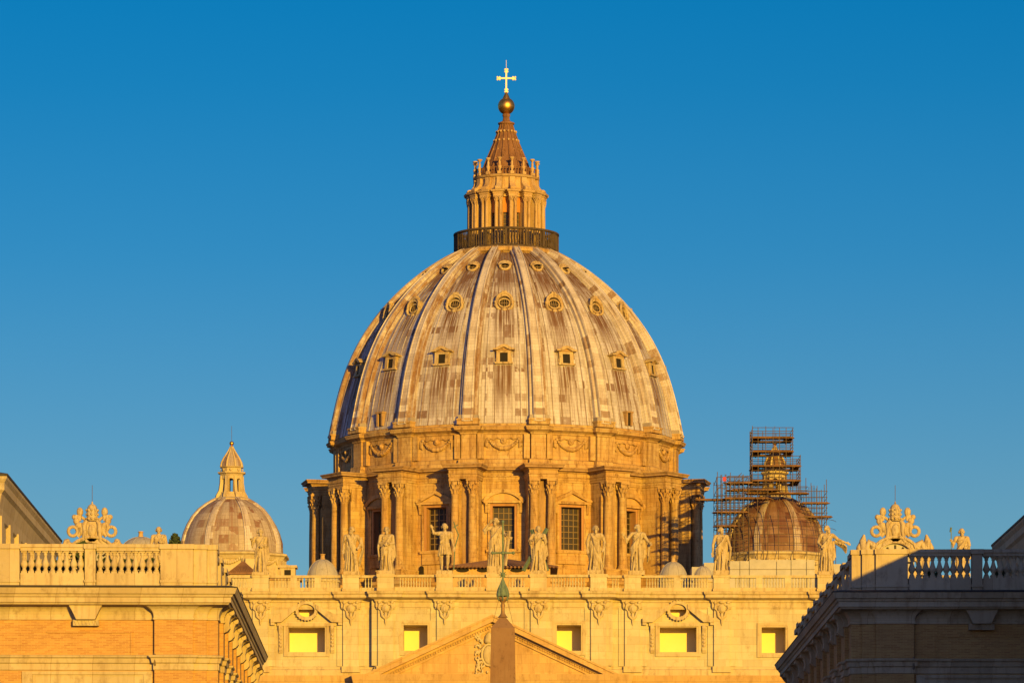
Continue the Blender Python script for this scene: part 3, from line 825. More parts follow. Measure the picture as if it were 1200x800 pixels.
# ================================================================== SMALL DOMES
def small_dome(px, label, mat, Y=650.0):
    s = Y / FPX
    base = P(px, 0, Y)
    rt_ = thing('small_dome', label, 'dome', (base.x, Y, 0), group='small domes flanking the great dome')
    z = lambda y: (YH - y) * s + CZ
    pr = [(60.5, 652), (60, 637), (57, 626), (52.5, 616), (47, 607), (39, 598), (30, 591.5), (22, 587), (18, 585)]
    pf = [(r * s, z(y)) for r, y in pr]
    vv = [0.0]
    for i in range(1, len(pf)): vv.append(vv[-1] + math.dist(pf[i], pf[i - 1]))
    mb = MB(mat)
    mb.lathe(pf, 64, a0=R(-22.5), a1=R(337.5), uvs=(32, vv))
    mb.build('dome_shell', rt_, fix=False)
    mb = MB(M['rib'] if mat is M['lead_small'] else M['lead_small'])
    vs, uv = [], []
    for i, (r, zz) in enumerate(pf):
        k = 1 - .45 * i / (len(pf) - 1)
        for x, h in ((-.62, -.1), (-.6, .22), (-.34, .24), (-.3, .34), (.3, .34), (.34, .24), (.6, .22), (.62, -.1)):
            vs.append((x * k, -r - h * .9, zz + h * .3 * (i / 4))); uv.append((x + .7, vv[i]))
    mb.add(vs, [(i * 8 + j, i * 8 + j + 1, i * 8 + 9 + j, i * 8 + 8 + j) for i in range(len(pf) - 1) for j in range(7)], 0, False, uv)
    ring(mb.build('rib', rt_), rt_, [R(22.5 + 45 * k) for k in (0, -1, 1, -2, 2, -3)])
    # drum
    def octa(r): return [(r * math.sin(R(22.5 + 45 * k)), -r * math.cos(R(22.5 + 45 * k))) for k in range(8)]
    mb = MB(M['trav_trim'], M['trav_dark'])
    mb.sweep(octa(8.1), [(.5, 40), (.5, 50.5), (.2, 50.8), (0, 51), (0, z(660)), (.15, z(659)), (.45, z(655)), (.75, z(653.5)), (.75, z(651.5)), (-.3, z(649)), (-1.5, z(648))], True)
    for k in range(8):
        mb.M = rotz(R(22.5 + 45 * k)); mb.box(-.8, .8, -8.5, -7.2, 50.8, z(659.5))
    mb.M = Matrix.Identity(4)
    mb.build('drum', rt_)
    mb = MB(M['trav_trim'])
    for i in range(13):
        q = -1 + i / 6
        mb.ell((q * 1.9, -7.65, z(662) - .8 * (1 - q * q) + .55), .2 + .08 * (1 - q * q), 6, 4)
    for s_ in (-1, 1): mb.tube([(s_ * 1.95, -7.65, z(657)), (s_ * 2.05, -7.7, z(664))], [.2, .12], 5)
    ring(mb.build('garland', rt_), rt_, [0, R(-45), R(45), R(-90), R(90)])
    # lantern
    mb = MB(M['trav_trim'])
    mb.lathe([(21 * s, z(587.5)), (21 * s, z(585)), (17 * s, z(583)), (14 * s, z(579)), (14 * s, z(577)), (5 * s, z(577))], 24, smooth=False)
    mb.build('lantern_base', rt_)
    mb = MB(M['trav_trim'])
    mb.box(-.25, .25, -13.3 * s, -9.8 * s, z(579), z(557))
    mb.prism_x([(-20 * s, z(585)), (-19.5 * s, z(581)), (-16 * s, z(575)), (-14.6 * s, z(566)), (-14.4 * s, z(558)), (-12 * s, z(558)), (-12 * s, z(585))], -.2, .2)
    ring(mb.build('lantern_pier', rt_), rt_, [R(22.5 + 45 * k) for k in (0, -1, 1, -2, 2, -3, 3, -4)])
    mb = MB(M['trav_trim'])
    for k in range(8):
        mb.M = rotz(R(45 * k))
        w = 12.4 * s * math.tan(R(22.5))
        ar = arc(0, z(564.5), .42, 0, PI, 8)
        mb.prism([(w, z(557)), (w, z(564.5))] + ar + [(-w, z(564.5)), (-w, z(557))], -12.6 * s, -10.5 * s)
    mb.M = Matrix.Identity(4)
    mb.build('lantern_arch', rt_)
    mb = MB(M['trav_trim'])
    mb.sweep(octa(14 * s), [(-1, z(557.5)), (0, z(557.5)), (.1, z(556)), (.35, z(555)), (.4, z(553.5)), (-.2, z(553)), (-.2, z(548.5)), (.05, z(548)), (.1, z(547)), (-.6, z(546.5))], True)
    for k in range(8):
        mb.M = rotz(R(45 * k)); mb.ell((0, -12.9 * s, z(550.7)), (.22, .1, .22), 8, 5)
    mb.M = Matrix.Identity(4)
    mb.build('lantern_entablature', rt_)
    mb = MB(mat)
    cp = [(13 * s, z(547)), (12 * s, z(542)), (9.5 * s, z(537)), (6.5 * s, z(532.5)), (4 * s, z(528.5)), (2.2 * s, z(525)), (1.5 * s, z(523)), (.2 * s, z(522))]
    mb.lathe(cp, 32, a1=2 * PI, uvs=(16, [c[1] - cp[0][1] for c in cp]))
    mb.build('lantern_cap', rt_, fix=False)
    mb = MB(M['trav_trim'])
    mb.tube([(0, -r - .03, zz) for r, zz in cp[:-1]], [.18, .17, .15, .13, .11, .09, .08], 5)
    ring(mb.build('cap_rib', rt_), rt_, [R(22.5 + 45 * k) for k in (0, -1, 1, -2, 2)])
    mb = MB(M['gold'])
    mb.lathe([(.28, z(523)), (.1, z(522)), (.12, z(521.8))] + [(2.5 * s * math.sin(PI * i / 10) + .02, z(519.3) - 2.5 * s * math.cos(PI * i / 10)) for i in range(11)], 14)
    mb.build('ball', rt_)
    mb = MB(M['steel']); mb.tube([(0, 0, z(517)), (0, 0, z(499))], .03, 5); mb.build('lightning_rod', rt_)
    return rt_
small_dome(271.5, 'small pale lead dome with open lantern, left of the great dome', M['lead_small'])
small_dome(908, 'small rust brown dome wrapped in scaffolding, right of the great dome', M['lead_rust'])

# tiled roof and little buildings on the church roof, in front of the left small dome
t = thing('roof_pavilion', 'small stone pavilion with brown pyramid roof below the left small dome', 'pavilion', (*P(285, 0, 620).xy, 0))
mb = MB(M['trav_trim']); mb.box(-1.7, 1.7, -1.7, 1.7, 42, 54.4); mb.build('wall', t)
mb = MB(M['tile'])
mb.frustum(0, 0, 54.0, 54.25, 2.1, 2.1, 2.1, 2.1); mb.frustum(0, 0, 54.25, 55.9, 2.05, 2.05, .15, .15)
for i in range(-6, 7):
    mb.tube([(i * .3, -2.05, 54.3), (i * .02, -.15, 55.92)], .07, 5)
mb.build('roof', t)
mb = MB(M['trav_trim']); mb.lathe([(.2, 55.8), (.12, 56.1), (.2, 56.3), (.03, 56.6)], 8); mb.build('finial', t)
t = thing('roof_pavilion', 'low stepped stone turret right of the left small dome', 'turret', (*P(338, 0, 625).xy, 0))
mb = MB(M['trav_trim'], M['trav_dark'])
mb.box(-3.2, 1.6, -1.5, 2, 42, 53.6); mb.box(-3.4, 1.9, -1.7, 2.2, 53.6, 53.9, 1); mb.box(-1.2, 1.0, -1.2, 1.5, 53.9, 55.4); mb.box(-1.45, 1.25, -1.45, 1.7, 55.4, 55.75)
mb.build('wall', t)
mb = MB(M['dark']); mb.box(-.5, .4, -1.26, -1.15, 54.2, 55.1); mb.build('opening', t)

# ================================================================== CHURCH FRONT
FY = 554.0
FS = FY / FPX
fx = lambda px: (px - 600) * FS
fz = lambda py: (YH - py) * FS + CZ
CX = 577
front = thing('church_front', 'golden stone church front with windowed attic, balustrade and central pediment', 'church', (fx(CX), FY, 0))
def X(px): return (px - CX) * FS          # local x on the front
mir = lambda px: 2 * CX - px
C0, C1 = 440, 714                        # central block
wins, ocs = [], []
for px0, px1, y0, y1, kind in ((337.5, 380.4, 734, 763, 'big'), (773.5, 816.5, 734, 763, 'big'), (473, 501, 732, 762, 'small'), (652.5, 681, 732, 762, 'small'),
                               (893, 921, 734, 764, 'small'), (233, 261, 734, 764, 'small')):
    wins.append((X(px0), X(px1), fz(y1), fz(y0), kind))
    if kind == 'big': ocs.append(((X(px0) + X(px1)) / 2 - 1.02, (X(px0) + X(px1)) / 2 + 1.02, fz(714.5) - .8, fz(714.5) + .8))
for sgn in (0, 1):                       # bell bays under the clocks
    a, b = (92, 122) if not sgn else (1035, 1065)
    wins.append((X(a), X(b), fz(764), fz(724), 'small'))
YS = 0.9
ZT, ZB = fz(704), fz(782)
mb = MB(M['trav'], M['reveal'])
def inr(w, a, b): return a < (w[0] + w[1]) / 2 < b
mb.holes(X(C0), X(C1), 30, ZT + .5, 0, 3.1, [w[:4] for w in wins if inr(w, X(C0), X(C1))], 0, 1)
rounds = []
for a, b in ((37, C0), (C1, 1117)):
    mb.holes(X(a), X(b), 30, ZT + .5, YS, 3.1, [w[:4] for w in wins + ocs if inr(w, X(a), X(b))], 0, 1)
for px in (C0, C1): mb.add([(X(px), 0, 30), (X(px), YS, 30), (X(px), YS, ZT + .5), (X(px), 0, ZT + .5)], [(0, 1, 2, 3)], 0)
for px, q in ((37, 1), (1117, 1)): mb.add([(X(px), YS, 0), (X(px), 25, 0), (X(px), 25, ZT + .5), (X(px), YS, ZT + .5)], [(0, 1, 2, 3)], 0)
mb.build('attic_wall', front)
mb = MB(M['trav_trim'])
mb.box(X(37), X(1117), .5, 25, 0, 35.4)
mb.build('lower_wall', front)
mb = MB(M['trav_trim'])
mb.box(X(37) + .2, X(1117) - .2, 5.4, 25, 35.4, 46.3)
mb.box(-36, 36, 25, 170, 0, 46.2)
mb.build('nave', front)
# windows
def attic_window(w):
    x0, x1, z0, z1, kind = w
    cx = (x0 + x1) / 2
    y = 0 if X(C0) < cx < X(C1) else YS
    mb = MB(M['trav_trim'])
    for (o, t_, pr) in ((0.0, .22, .12), (.22, .34, .2)):
        a0, a1, b0, b1 = x0 - o - t_, x0 - o, x1 + o, x1 + o + t_
        mb.box(a0, a1, y - pr, y + .1, z0 - o - t_, z1 + o + t_)
        mb.box(b0, b1, y - pr, y + .1, z0 - o - t_, z1 + o + t_)
        mb.box(a1, b0, y - pr, y + .1, z1 + o, z1 + o + t_ - .002); mb.box(a1, b0, y - pr, y + .1, z0 - o - t_ + .002, z0 - o)
    fr = mb.build('window', front)
    mb = MB(M['yellow']); mb.box(x0 - .3, x1 + .3, y + 3.1, y + 3.25, z0 - .3, z1 + .3); mb.build('yellow_backing', fr)
    if kind == 'big':
        mb = MB(M['trav_trim'], M['trav_dark'])
        zc, zp = fz(727), fz(707)
        hw = 42 * FS
        for s_ in (-1, 1):
            mb.prism([(cx + s_ * hw, zc - .15), (cx + s_ * hw, zc + .35), (cx + s_ * 1.15, zp - .05), (cx + s_ * 1.15, zp - .6), (cx + s_ * (hw - 1.3), zc - .15)], y - .75, y + .1)
            mb.box(cx + s_ * hw - .5 if s_ > 0 else cx - hw, cx + hw if s_ > 0 else cx - hw + .5, y - .65, y + .1, zc - .5, zc - .15)
        mb.box(cx - hw + .8, cx + hw - .8, y - .28, y + .1, zc - .6, zc - .2)
        mb.build('pediment', fr)
        for s_ in (-1, 1):
            mb = MB(M['trav_trim'])
            xx = cx + s_ * (x1 - x0 + 1.9) / 2
            mb.prism_x([(y - .55, zc - .5), (y - .6, zc - .9), (y - .3, zc - 1.5), (y - .22, zc - 3.2), (y - .35, zc - 3.6), (y - .1, zc - 4.0), (y, zc - 4.0), (y, zc - .5)], xx - .24, xx + .24)
            for q in range(4): mb.ell((xx, y - .3, zc - 1.7 - q * .45), (.2, .12, .2), 6, 4)
            mb.build('console', fr)
        mb = MB(M['trav_trim'], M['reveal'], M['yellow'])
        zo = fz(714.5)
        ot, it = arc(cx, zo, 1.36, 0, 2 * PI, 24, 1.22), arc(cx, zo, 1.02, 2 * PI, 0, 24, .8)
        for i in range(24):
            q0, q1 = ot[i], ot[i + 1]; p0, p1 = arc(cx, zo, 1.02, 0, 2 * PI, 24, .8)[i:i + 2]
            vs = [(q0[0], y - .55, q0[1]), (q1[0], y - .55, q1[1]), (p1[0], y - .55, p1[1]), (p0[0], y - .55, p0[1]),
                  (q0[0], y + .1, q0[1]), (q1[0], y + .1, q1[1]), (p1[0], y + 1.7, p1[1]), (p0[0], y + 1.7, p0[1])]
            mb.add(vs, [(0, 1, 2, 3), (0, 1, 5, 4)]); mb.add(vs, [(3, 2, 6, 7)], 1)
        mb.prism(arc(cx, zo, 1.06, 0, 2 * PI, 20, .84)[:-1], y + 1.7, y + 1.8, 2)
        for i in range(22):
            a = 2 * PI * i / 22
            mb.ell((cx + 1.36 * math.cos(a), y - .5, zo + 1.24 * math.sin(a)), .13, 6, 4)
        mb.build('oculus', fr)
    return fr
for w in wins: attic_window(w)
# pilasters with carved heads
SPX = [305, 411, 452, 521, 631, 701.5, 741.5, 846, 968, 186, 1127, 27.5]
def mask_ornament(mb, x, y, z):
    rng = random.Random(int(x * 10) + 99)
    mb.ell((x, y - .1, z), (.55, .3, .6), 10, 7)
    mb.ell((x, y - .25, z - .1), (.28, .25, .4), 8, 6)
    for s_ in (-1, 1):
        mb.tube([(x + s_ * .3, y - .2, z + .5), (x + s_ * .75, y - .25, z + .45), (x + s_ * .85, y - .2, z), (x + s_ * .6, y - .15, z - .25)], [.16, .2, .17, .1], 6)
        mb.tube([(x + s_ * .55, y - .1, z - .3), (x + s_ * .4, y - .2, z - .95), (x + s_ * .1, y - .2, z - 1.3)], [.16, .2, .12], 6)
        mb.ell((x + s_ * .8, y - .2, z + .75), .24, 7, 5)
    mb.ell((x, y - .2, z - .9), (.22, .2, .4), 7, 5)
    mb.tube([(x, y - .15, z - 1.2), (x, y - .2, z - 1.7), (x, y - .1, z - 2.1)], [.16, .13, .04], 6)
    mb.ell((x, y - .25, z + .8), (.4, .25, .2), 8, 5)
for px in SPX:
    x = X(px)
    cen = C0 < px < C1
    y = 0 if cen else YS
    mb = MB(M['trav'], M['trav_trim'])
    mb.box(x - .98, x + .98, y - .5, y + .2, fz(780), ZT + .2)
    mb.box(x - 1.75, x + 1.75, y - .16, y + .2, fz(779.5), ZT + .2)
    mb.box(x - 1.15, x + 1.15, y - .68, y + .2, fz(787), fz(780), 1)
    p = mb.build('pilaster', front)
    mb = MB(M['trav_trim']); mask_ornament(mb, x, y - .5, fz(712.5)); mb.build('carved_mask', p)
# base moulding and attic cornice breaking out over the pilasters
def front_path(pr, hw):
    pts = []
    items = sorted((X(px), 0 if C0 < px < C1 else YS) for px in SPX if 60 < px < 1100)
    pts.append((X(37), YS))
    cur = YS
    marks = sorted([(x - hw, 'a', y) for x, y in items] + [(x + hw, 'b', y) for x, y in items] + [(X(C0), 'c', 0), (X(C1), 'd', YS)])
    for x, k, y in marks:
        if k == 'a': pts += [(x, cur), (x, cur - pr)]
        elif k == 'b': pts += [(x, cur - pr), (x, cur)]
        else:
            inside = [it for it in items if it[0] - hw < x < it[0] + hw]
            d = pr if inside else 0
            pts += [(x, cur - d), (x, y - d)]; cur = y
    pts.append((X(1117), YS)); pts.append((X(1117), 20))
    out = [pts[0]]
    for p in pts[1:]:
        if math.dist(p, out[-1]) > 1e-4: out.append(p)
    return out
mb = MB(M['trav_trim'], M['trav_dark'])
mb.sweep(front_path(.5, 1.1), [(0, fz(713)), (.06, fz(713)), (.06, fz(711.5)), (.14, fz(711)), (.14, fz(705.5)), (.25, fz(704.5)), (.3, fz(702.5)), (.75, fz(701)), (1.0, fz(700)), (1.0, fz(697)), (1.15, fz(695.5)), (1.2, fz(693)), (-.3, fz(691.8)), (-4, fz(691.5))])
mb.build('attic_cornice', front)
mb = MB(M['trav_trim'])
mb.sweep(front_path(.0, .5), [(0, fz(780)), (.1, fz(780.5)), (.14, fz(783)), (.3, fz(784)), (.32, fz(795))])
mb.build('attic_base', front)
# balustrade bays
PD = 9.6 * FS
stat_px = sorted(SPX + [580])
ZR0, ZR1, ZBAS = fz(676), fz(673), fz(687.5)
mb0 = MB(M['trav'], M['trav_trim'])
for px in stat_px:
    x = X(px); y = (0 if C0 < px < C1 else YS) - .1
    mb = MB(M['trav'], M['trav_trim'])
    mb.box(x - PD, x + PD, y - .45, y + 1.2, fz(692), fz(676)); mb.box(x - PD - .1, x + PD + .1, y - .55, y + 1.3, fz(676), fz(672.5), 1); mb.box(x - PD - .08, x + PD + .08, y - .52, y + 1.25, fz(692), fz(689), 1)
    mb.build('balustrade_pedestal', front)
for a, b in zip(stat_px[:-1], stat_px[1:]):
    x0, x1 = X(a) + PD + .1, X(b) - PD - .1
    if x1 - x0 < .5: continue
    y = (0 if C0 < (a + b) / 2 < C1 else YS) + .15
    mb = MB(M['trav'], M['trav_trim'])
    mb.box(x0, x1, y - .3, y + .4, ZR0, ZR1, 1); mb.box(x0, x1, y - .28, y + .38, fz(692), ZBAS, 1)
    n = max(1, round((x1 - x0) / 3.6)); L = (x1 - x0) / n
    for i in range(n + 1):
        xc = x0 + L * i
        if 0 < i < n: mb.box(xc - .4, xc + .4, y - .27, y + .37, ZBAS, ZR0)
        if i < n:
            m = max(3, int((L - 1.0) / .34))
            for j in range(m):
                xb = xc + .5 + (L - 1.0) * (j + .5) / m
                h = ZR0 - ZBAS
                mb.lathe([(.10, 0), (.10, h * .12), (.06, h * .2), (.115, h * .42), (.05, h * .75), (.10, h * .9), (.10, h)], 7, (xb, y + .05, ZBAS))
    mb.build('balustrade', front)
# main cornice and pediment
PY = -3.0
ps = (FY + PY) / FPX
px_ = lambda p: (p - 600) * ps - front.location.x
pz_ = lambda q: (YH - q) * ps + CZ
mb = MB(M['ochre'], M['trav_trim'])
mpath = [(X(37), YS), (px_(427), YS), (px_(427), PY + 1.2), (px_(727), PY + 1.2), (px_(727), YS), (X(1117), YS), (X(1117), 20)]
mb.sweep(mpath, [(0, 28), (0, pz_(830)), (.2, pz_(829)), (.3, pz_(816)), (1.0, pz_(812)), (1.05, pz_(806)), (1.3, pz_(803)), (1.5, pz_(796)), (1.6, pz_(791)), (1.62, pz_(789.5)), (-2.5, pz_(787))])
mb.build('main_cornice', front)
mb = MB(M['ochre'])
mb.prism([(px_(440), pz_(792)), (px_(577), pz_(727)), (px_(714), pz_(792))], PY + 1.3, .5)
ped = mb.build('pediment', front)
def raking(mb, o0, o1, y0, m=0):      # a band between two offsets below the outer edge
    L_, A_, R_ = (422, 792), (577, 719.5), (731, 792)
    k = lambda p, o: (px_(p[0]), pz_(p[1] + o))
    mb.prism([k(L_, o0), k(A_, o0), k(R_, o0), k(R_, o1), k(A_, o1), k(L_, o1)], y0, PY + 1.8, m)
mb = MB(M['ochre'], M['trav_dark'])
raking(mb, 0, 2.5, PY - .3); raking(mb, 2.55, 8.5, PY - .15); raking(mb, 8.55, 11.5, PY + .7); raking(mb, 11.55, 17.5, PY + 1.05)
for s_ in (-1, 1):
    for i in range(46):
        q = (i + .5) / 46
        px0 = 577 + s_ * 134 * q; py0 = 719.5 + 72.5 * q * 134 / 154.5 + 12
        mb.box(px_(px0) - .09, px_(px0) + .09, PY + .82, PY + 1.1, pz_(py0 + 2.4), pz_(py0))
mb.build('raking_cornice', ped)
mb = MB(M['trav_trim'])
rng = random.Random(11)
yk = PY + 1.2
cx0, kx = px_(571), (px_(580) - px_(571)) / 9
def pp_(dx, q): return (cx0 + dx * kx, yk - .12, pz_(q))
mb.ell(pp_(2, 766), (.75, .3, 1.15), 12, 8)
mb.tube([pp_(2 + 8.5 * math.cos(a), 766 + 12.5 * math.sin(a)) for a in [2 * PI * i / 18 for i in range(18)]], .17, 6, closed=True)
mb.lathe([(.55, 0), (.62, .3), (.5, .9), (.2, 1.25), (.03, 1.4)], 12, (cx0 + 2 * kx, yk, pz_(752)))
for i in range(46):                       # curling leaves and ribbons round the shield
    s_ = rng.choice((-1, -1, 1)); a0 = rng.uniform(0, 2 * PI)
    ox, oq, r = 2 + s_ * rng.uniform(7, 15), rng.uniform(742, 788), rng.uniform(1.2, 3.2)
    if abs(ox - 2) < 8 and 755 < oq < 776: continue
    n = 7
    mb.tube([pp_(ox + r * (1 - .09 * k) * math.cos(a0 + k * .62), oq + r * 1.2 * (1 - .09 * k) * math.sin(a0 + k * .62)) for k in range(n)], [.1, .15, .17, .17, .15, .12, .07], 5)
for k in range(24): mb.ell(pp_(rng.uniform(-12, 14), rng.uniform(740, 790)), (rng.uniform(.1, .2), .25, rng.uniform(.12, .3)), 6, 4)
mb.build('carved_coat_of_arms', ped)

# lead cupolas and tiled house on the terrace behind the balustrade
def cupola(px, pytop, hw, pyb, label, Y=590, rod=None, flat=1.0):
    s = Y / FPX
    t = thing('cupola', label, 'cupola', (*P(px, 0, Y).xy, 0), group='lead cupolas behind the balustrade')
    z = lambda y: (YH - y) * s + CZ
    r = hw * s
    H = z(pytop) - z(pyb)
    mb = MB(M['leadcup'])
    mb.lathe([(r * math.cos(q * PI / 2 / 10), z(pyb) + H * math.sin(q * PI / 2 / 10) ** flat) for q in range(11)], 28)
    for k in range(8):
        mb.M = rotz(R(22.5 + 45 * k)); mb.tube([(0, -(r + .02) * math.cos(q * PI / 2 / 8), z(pyb) + H * math.sin(q * PI / 2 / 8) ** flat) for q in range(8)], .05, 5)
    mb.M = Matrix.Identity(4)
    mb.build('dome_shell', t)
    mb = MB(M['trav_trim']); mb.lathe([(r * 1.02, 45), (r * 1.02, z(pyb) - .3), (r * 1.1, z(pyb) - .25), (r * 1.1, z(pyb)), (r * .9, z(pyb) + .05)], 24, smooth=False); mb.build('base', t)
    if rod:
        mb = MB(M['ochre']); mb.lathe([(.32, z(pytop) - .1), (.36, z(pytop - 1)), (.3, z(pytop - 1.3)), (.3, z(pytop - 5)), (.4, z(pytop - 5.5)), (.4, z(pytop - 6)), (.1, z(pytop - 6.5))], 8); mb.build('finial', t)
        if rod > 1:
            mb = MB(M['steel']); mb.tube([(0, 0, z(pytop - 6)), (0, 0, z(rod))], .045, 5); mb.build('lightning_rod', t)
    return t
cupola(378, 655, 19, 680, 'small round lead cupola with tall rod, left of the drum', rod=606)
cupola(789, 658, 17, 680, 'small round lead cupola with stubby finial, right of the drum', rod=1)
cupola(824, 663, 12, 680, 'plain low lead cupola between the right cupola and a statue', Y=585)
cupola(165, 628.5, 26, 646, 'flat pinkish cupola between the left clock crest and a statue', rod=1, Y=580, flat=1.5)
Y_ = 585
t = thing('roof_house', 'low house with brown tiled roof and round windows behind the central statue', 'house', (*P(586, 0, Y_).xy, 0))
s = Y_ / FPX
z = lambda y: (YH - y) * s + CZ
mb = MB(M['ochre']); mb.box(-6.2, 6.6, -2, 8, 45, z(666.5)); mb.build('wall', t)
mb = MB(M['tile'])
e, rg = z(666.5), z(654)
vs = [(-7.2, -2.8, e), (7.6, -2.8, e), (7.6, 9, e), (-7.2, 9, e), (-.6, 2.5, rg), (1.0, 2.5, rg)]
mb.add(vs, [(0, 1, 5, 4), (1, 2, 5), (2, 3, 4, 5), (3, 0, 4), (0, 1, 2, 3)])
for i in range(30):
    q = i / 29
    a = Vector((-7.2 + 14.8 * q, -2.83, e + .03)); b = Vector((-.6 + 1.6 * q, 2.45, rg + .05))
    mb.tube([a, b], [.16, .09], 5)
mb.build('roof', t)
mb = MB(M['dark'])
mb.prism(arc(0, z(669), .85, 0, 2 * PI, 14, .3)[:-1], -2.12, -2.0)
w0 = mb.build('round_window', t, loc=(-4.9, 0, 0))
for x in (-2.2, 2.2, 4.9): copy_tree(w0, t, location=(x, 0, 0))

# ================================================================== CLOCK CRESTS
def crest(px, label, recl):
    t = thing('clock_crest', label, 'clock', (fx(px), FY + 1.2, 0), group='clocks crowning the ends of the church front')
    z = lambda y: fz(y)
    u = FS
    mb = MB(M['statue'], M['trav_trim'])
    mb.box(-33 * u, 33 * u, -.6, 1.0, fz(692), fz(664), 1)
    out = arc(0, z(658), 33 * u, PI * .98, PI * .02, 20, 31 * u); inn = arc(0, z(658), 22 * u, PI * .02, PI * .98, 20, 22.5 * u)
    mb.prism(out + inn, -.5, .8)
    mb.tube([(x, -.5, zz) for x, zz in arc(0, z(658), 31.5 * u, PI * .98, PI * .02, 20, 29.8 * u)], .22, 6)
    mb.tube([(x, -.5, zz) for x, zz in arc(0, z(658), 23.5 * u, PI * .98, PI * .02, 20, 23.5 * u)], .14, 6)
    for s_ in (-1, 1):
        mb.tube([(s_ * 22 * u, -.3, z(640)), (s_ * 27 * u, -.3, z(638)), (s_ * 31 * u, -.3, z(634)), (s_ * 33 * u, -.3, z(640)), (s_ * 36 * u, -.3, z(652)), (s_ * 35 * u, -.3, z(664))], [.45, .5, .4, .35, .5, .6], 7)
        mb.ell((s_ * 30 * u, -.2, z(655)), (.7, .5, 1.1), 8, 6)
    mb.build('surround', t)
    mb = MB(M['statue'], M['dark'])
    mb.lathe([(19 * u * q, 0) for q in (0, .3, .6, 1)], 32)
    me = MB(M['tarp'], M['glass'])
    R1 = 17.5 * u
    me.prism(arc(0, z(658), 22.5 * u, 0, 2 * PI, 32, 23 * u)[:-1], -.1, .3)
    for k in range(12):
        a = PI / 2 - k * PI / 6
        c, s_ = math.cos(a), math.sin(a)
        me.tube([(c * R1 * .82, -.13, z(658) + s_ * R1 * .9), (c * R1 * 1.1, -.13, z(658) + s_ * R1 * 1.18)], .13, 4, 1)
    me.tube([(0, -.15, z(658)), (-R1 * .5, -.15, z(650))], .08, 4, 1); me.tube([(0, -.15, z(658)), (R1 * .2, -.15, z(646))], .07, 4, 1)
    me.build('clock_face', t)
    mb = MB(M['statue'])
    mb.prism([(-6 * u, z(610)), (6 * u, z(610)), (8 * u, z(618)), (7 * u, z(630)), (0, z(636)), (-7 * u, z(630)), (-8 * u, z(618))], -.5, .4)
    mb.ell((0, -.5, z(621)), (5 * u, .3, 8 * u), 12, 8)
    for s_ in (-1, 1):
        mb.tube([(s_ * 6 * u, -.4, z(609)), (s_ * 9 * u, -.5, z(613)), (s_ * 8.5 * u, -.5, z(622)), (s_ * 10 * u, -.4, z(632)), (s_ * 14 * u, -.3, z(638))], [.25, .35, .28, .3, .2], 6)
    mb.build('shield', t)
    mb = MB(M['statue'])
    mb.lathe([(5.6 * u, z(609)), (6.3 * u, z(607)), (6.0 * u, z(605.5)), (6.7 * u, z(603)), (6.3 * u, z(601)), (6.9 * u, z(599)), (6.6 * u, z(596.5)), (6.2 * u, z(595.5)), (5.6 * u, z(593)), (4 * u, z(590.5)), (1.2 * u, z(589)), (.9 * u, z(588)), (1.2 * u, z(587.3)), (.2 * u, z(586))], 16)
    for zz in (607, 602, 597):
        for k in range(10): mb.ell((6.7 * u * math.sin(k * PI / 5), -6.7 * u * math.cos(k * PI / 5), z(zz - .5)), .17, 6, 4)
    mb.build('tiara', t)
    for s_ in (-1, 1):
        mb = MB(M['statue'])
        mb.tube([(s_ * 20 * u, -.2, z(619)), (-s_ * 16 * u * .0 - s_ * 2 * u, .1, z(612)), (-s_ * 15 * u, .15, z(603))], .22, 6)
        mb.box(min(-s_ * 20 * u, -s_ * 13 * u), max(-s_ * 20 * u, -s_ * 13 * u), -.2, .3, z(609), z(602))
        mb.ell((-s_ * 21 * u, 0, z(604.5)), .35, 7, 5); mb.ell((-s_ * 14.5 * u, 0, z(598.5)), (.45, .35, .6), 7, 5)
        mb.tube([(s_ * 22.5 * u + x, -.25, zz) for x, zz in arc(0, z(621.5), 5.4 * u, 0, 2 * PI, 16)[:-1]], .24, 6, closed=True)
        mb.ell((s_ * 15.5 * u, -.2, z(615)), (.6, .35, .5), 7, 5); mb.ell((s_ * 18.5 * u, -.1, z(609)), (.45, .3, .5), 7, 5); mb.ell((s_ * 12 * u, -.2, z(620)), (.5, .35, .7), 7, 5); mb.tube([(s_ * 13 * u, -.2, z(613)), (s_ * 12 * u, -.2, z(621)), (s_ * 17 * u, -.1, z(627))], [.2, .3, .35], 6)
        mb.build('crossed_key', t)
        mb = MB(M['statue'])
        if recl:          # curling wing-like finials at both ends
            mb.tube([(s_ * 26 * u, 0, z(648)), (s_ * 33 * u, 0, z(645)), (s_ * 37 * u, 0, z(640)), (s_ * 38 * u, 0, z(632)), (s_ * 36.5 * u, 0, z(625))], [.6, .75, .6, .45, .12], 7)
            mb.tube([(s_ * 37 * u, .1, z(655)), (s_ * 42 * u, .1, z(648)), (s_ * 42 * u, .1, z(640)), (s_ * 40 * u, .1, z(632))], [.5, .55, .4, .12], 7)
        else:
            mb.tube([(s_ * 25 * u, 0, z(640)), (s_ * 30 * u, -.2, z(636)), (s_ * 34 * u, 0, z(640)), (s_ * 38 * u, 0, z(650))], [.4, .55, .45, .3], 7)
            mb.ell((s_ * 29 * u, -.2, z(633)), .35, 7, 5)
        mb.build('scroll', t)
    mb = MB(M['steel']); mb.tube([(0, 0, z(587)), (0, 0, z(567))], .035, 5); mb.build('lightning_rod', t)
    return t
crest(107, 'carved clock crest with tiara and keys above the left terrace balustrade', False)
crest(1050, 'carved clock crest with tiara and keys above the right shaded balustrade', True)

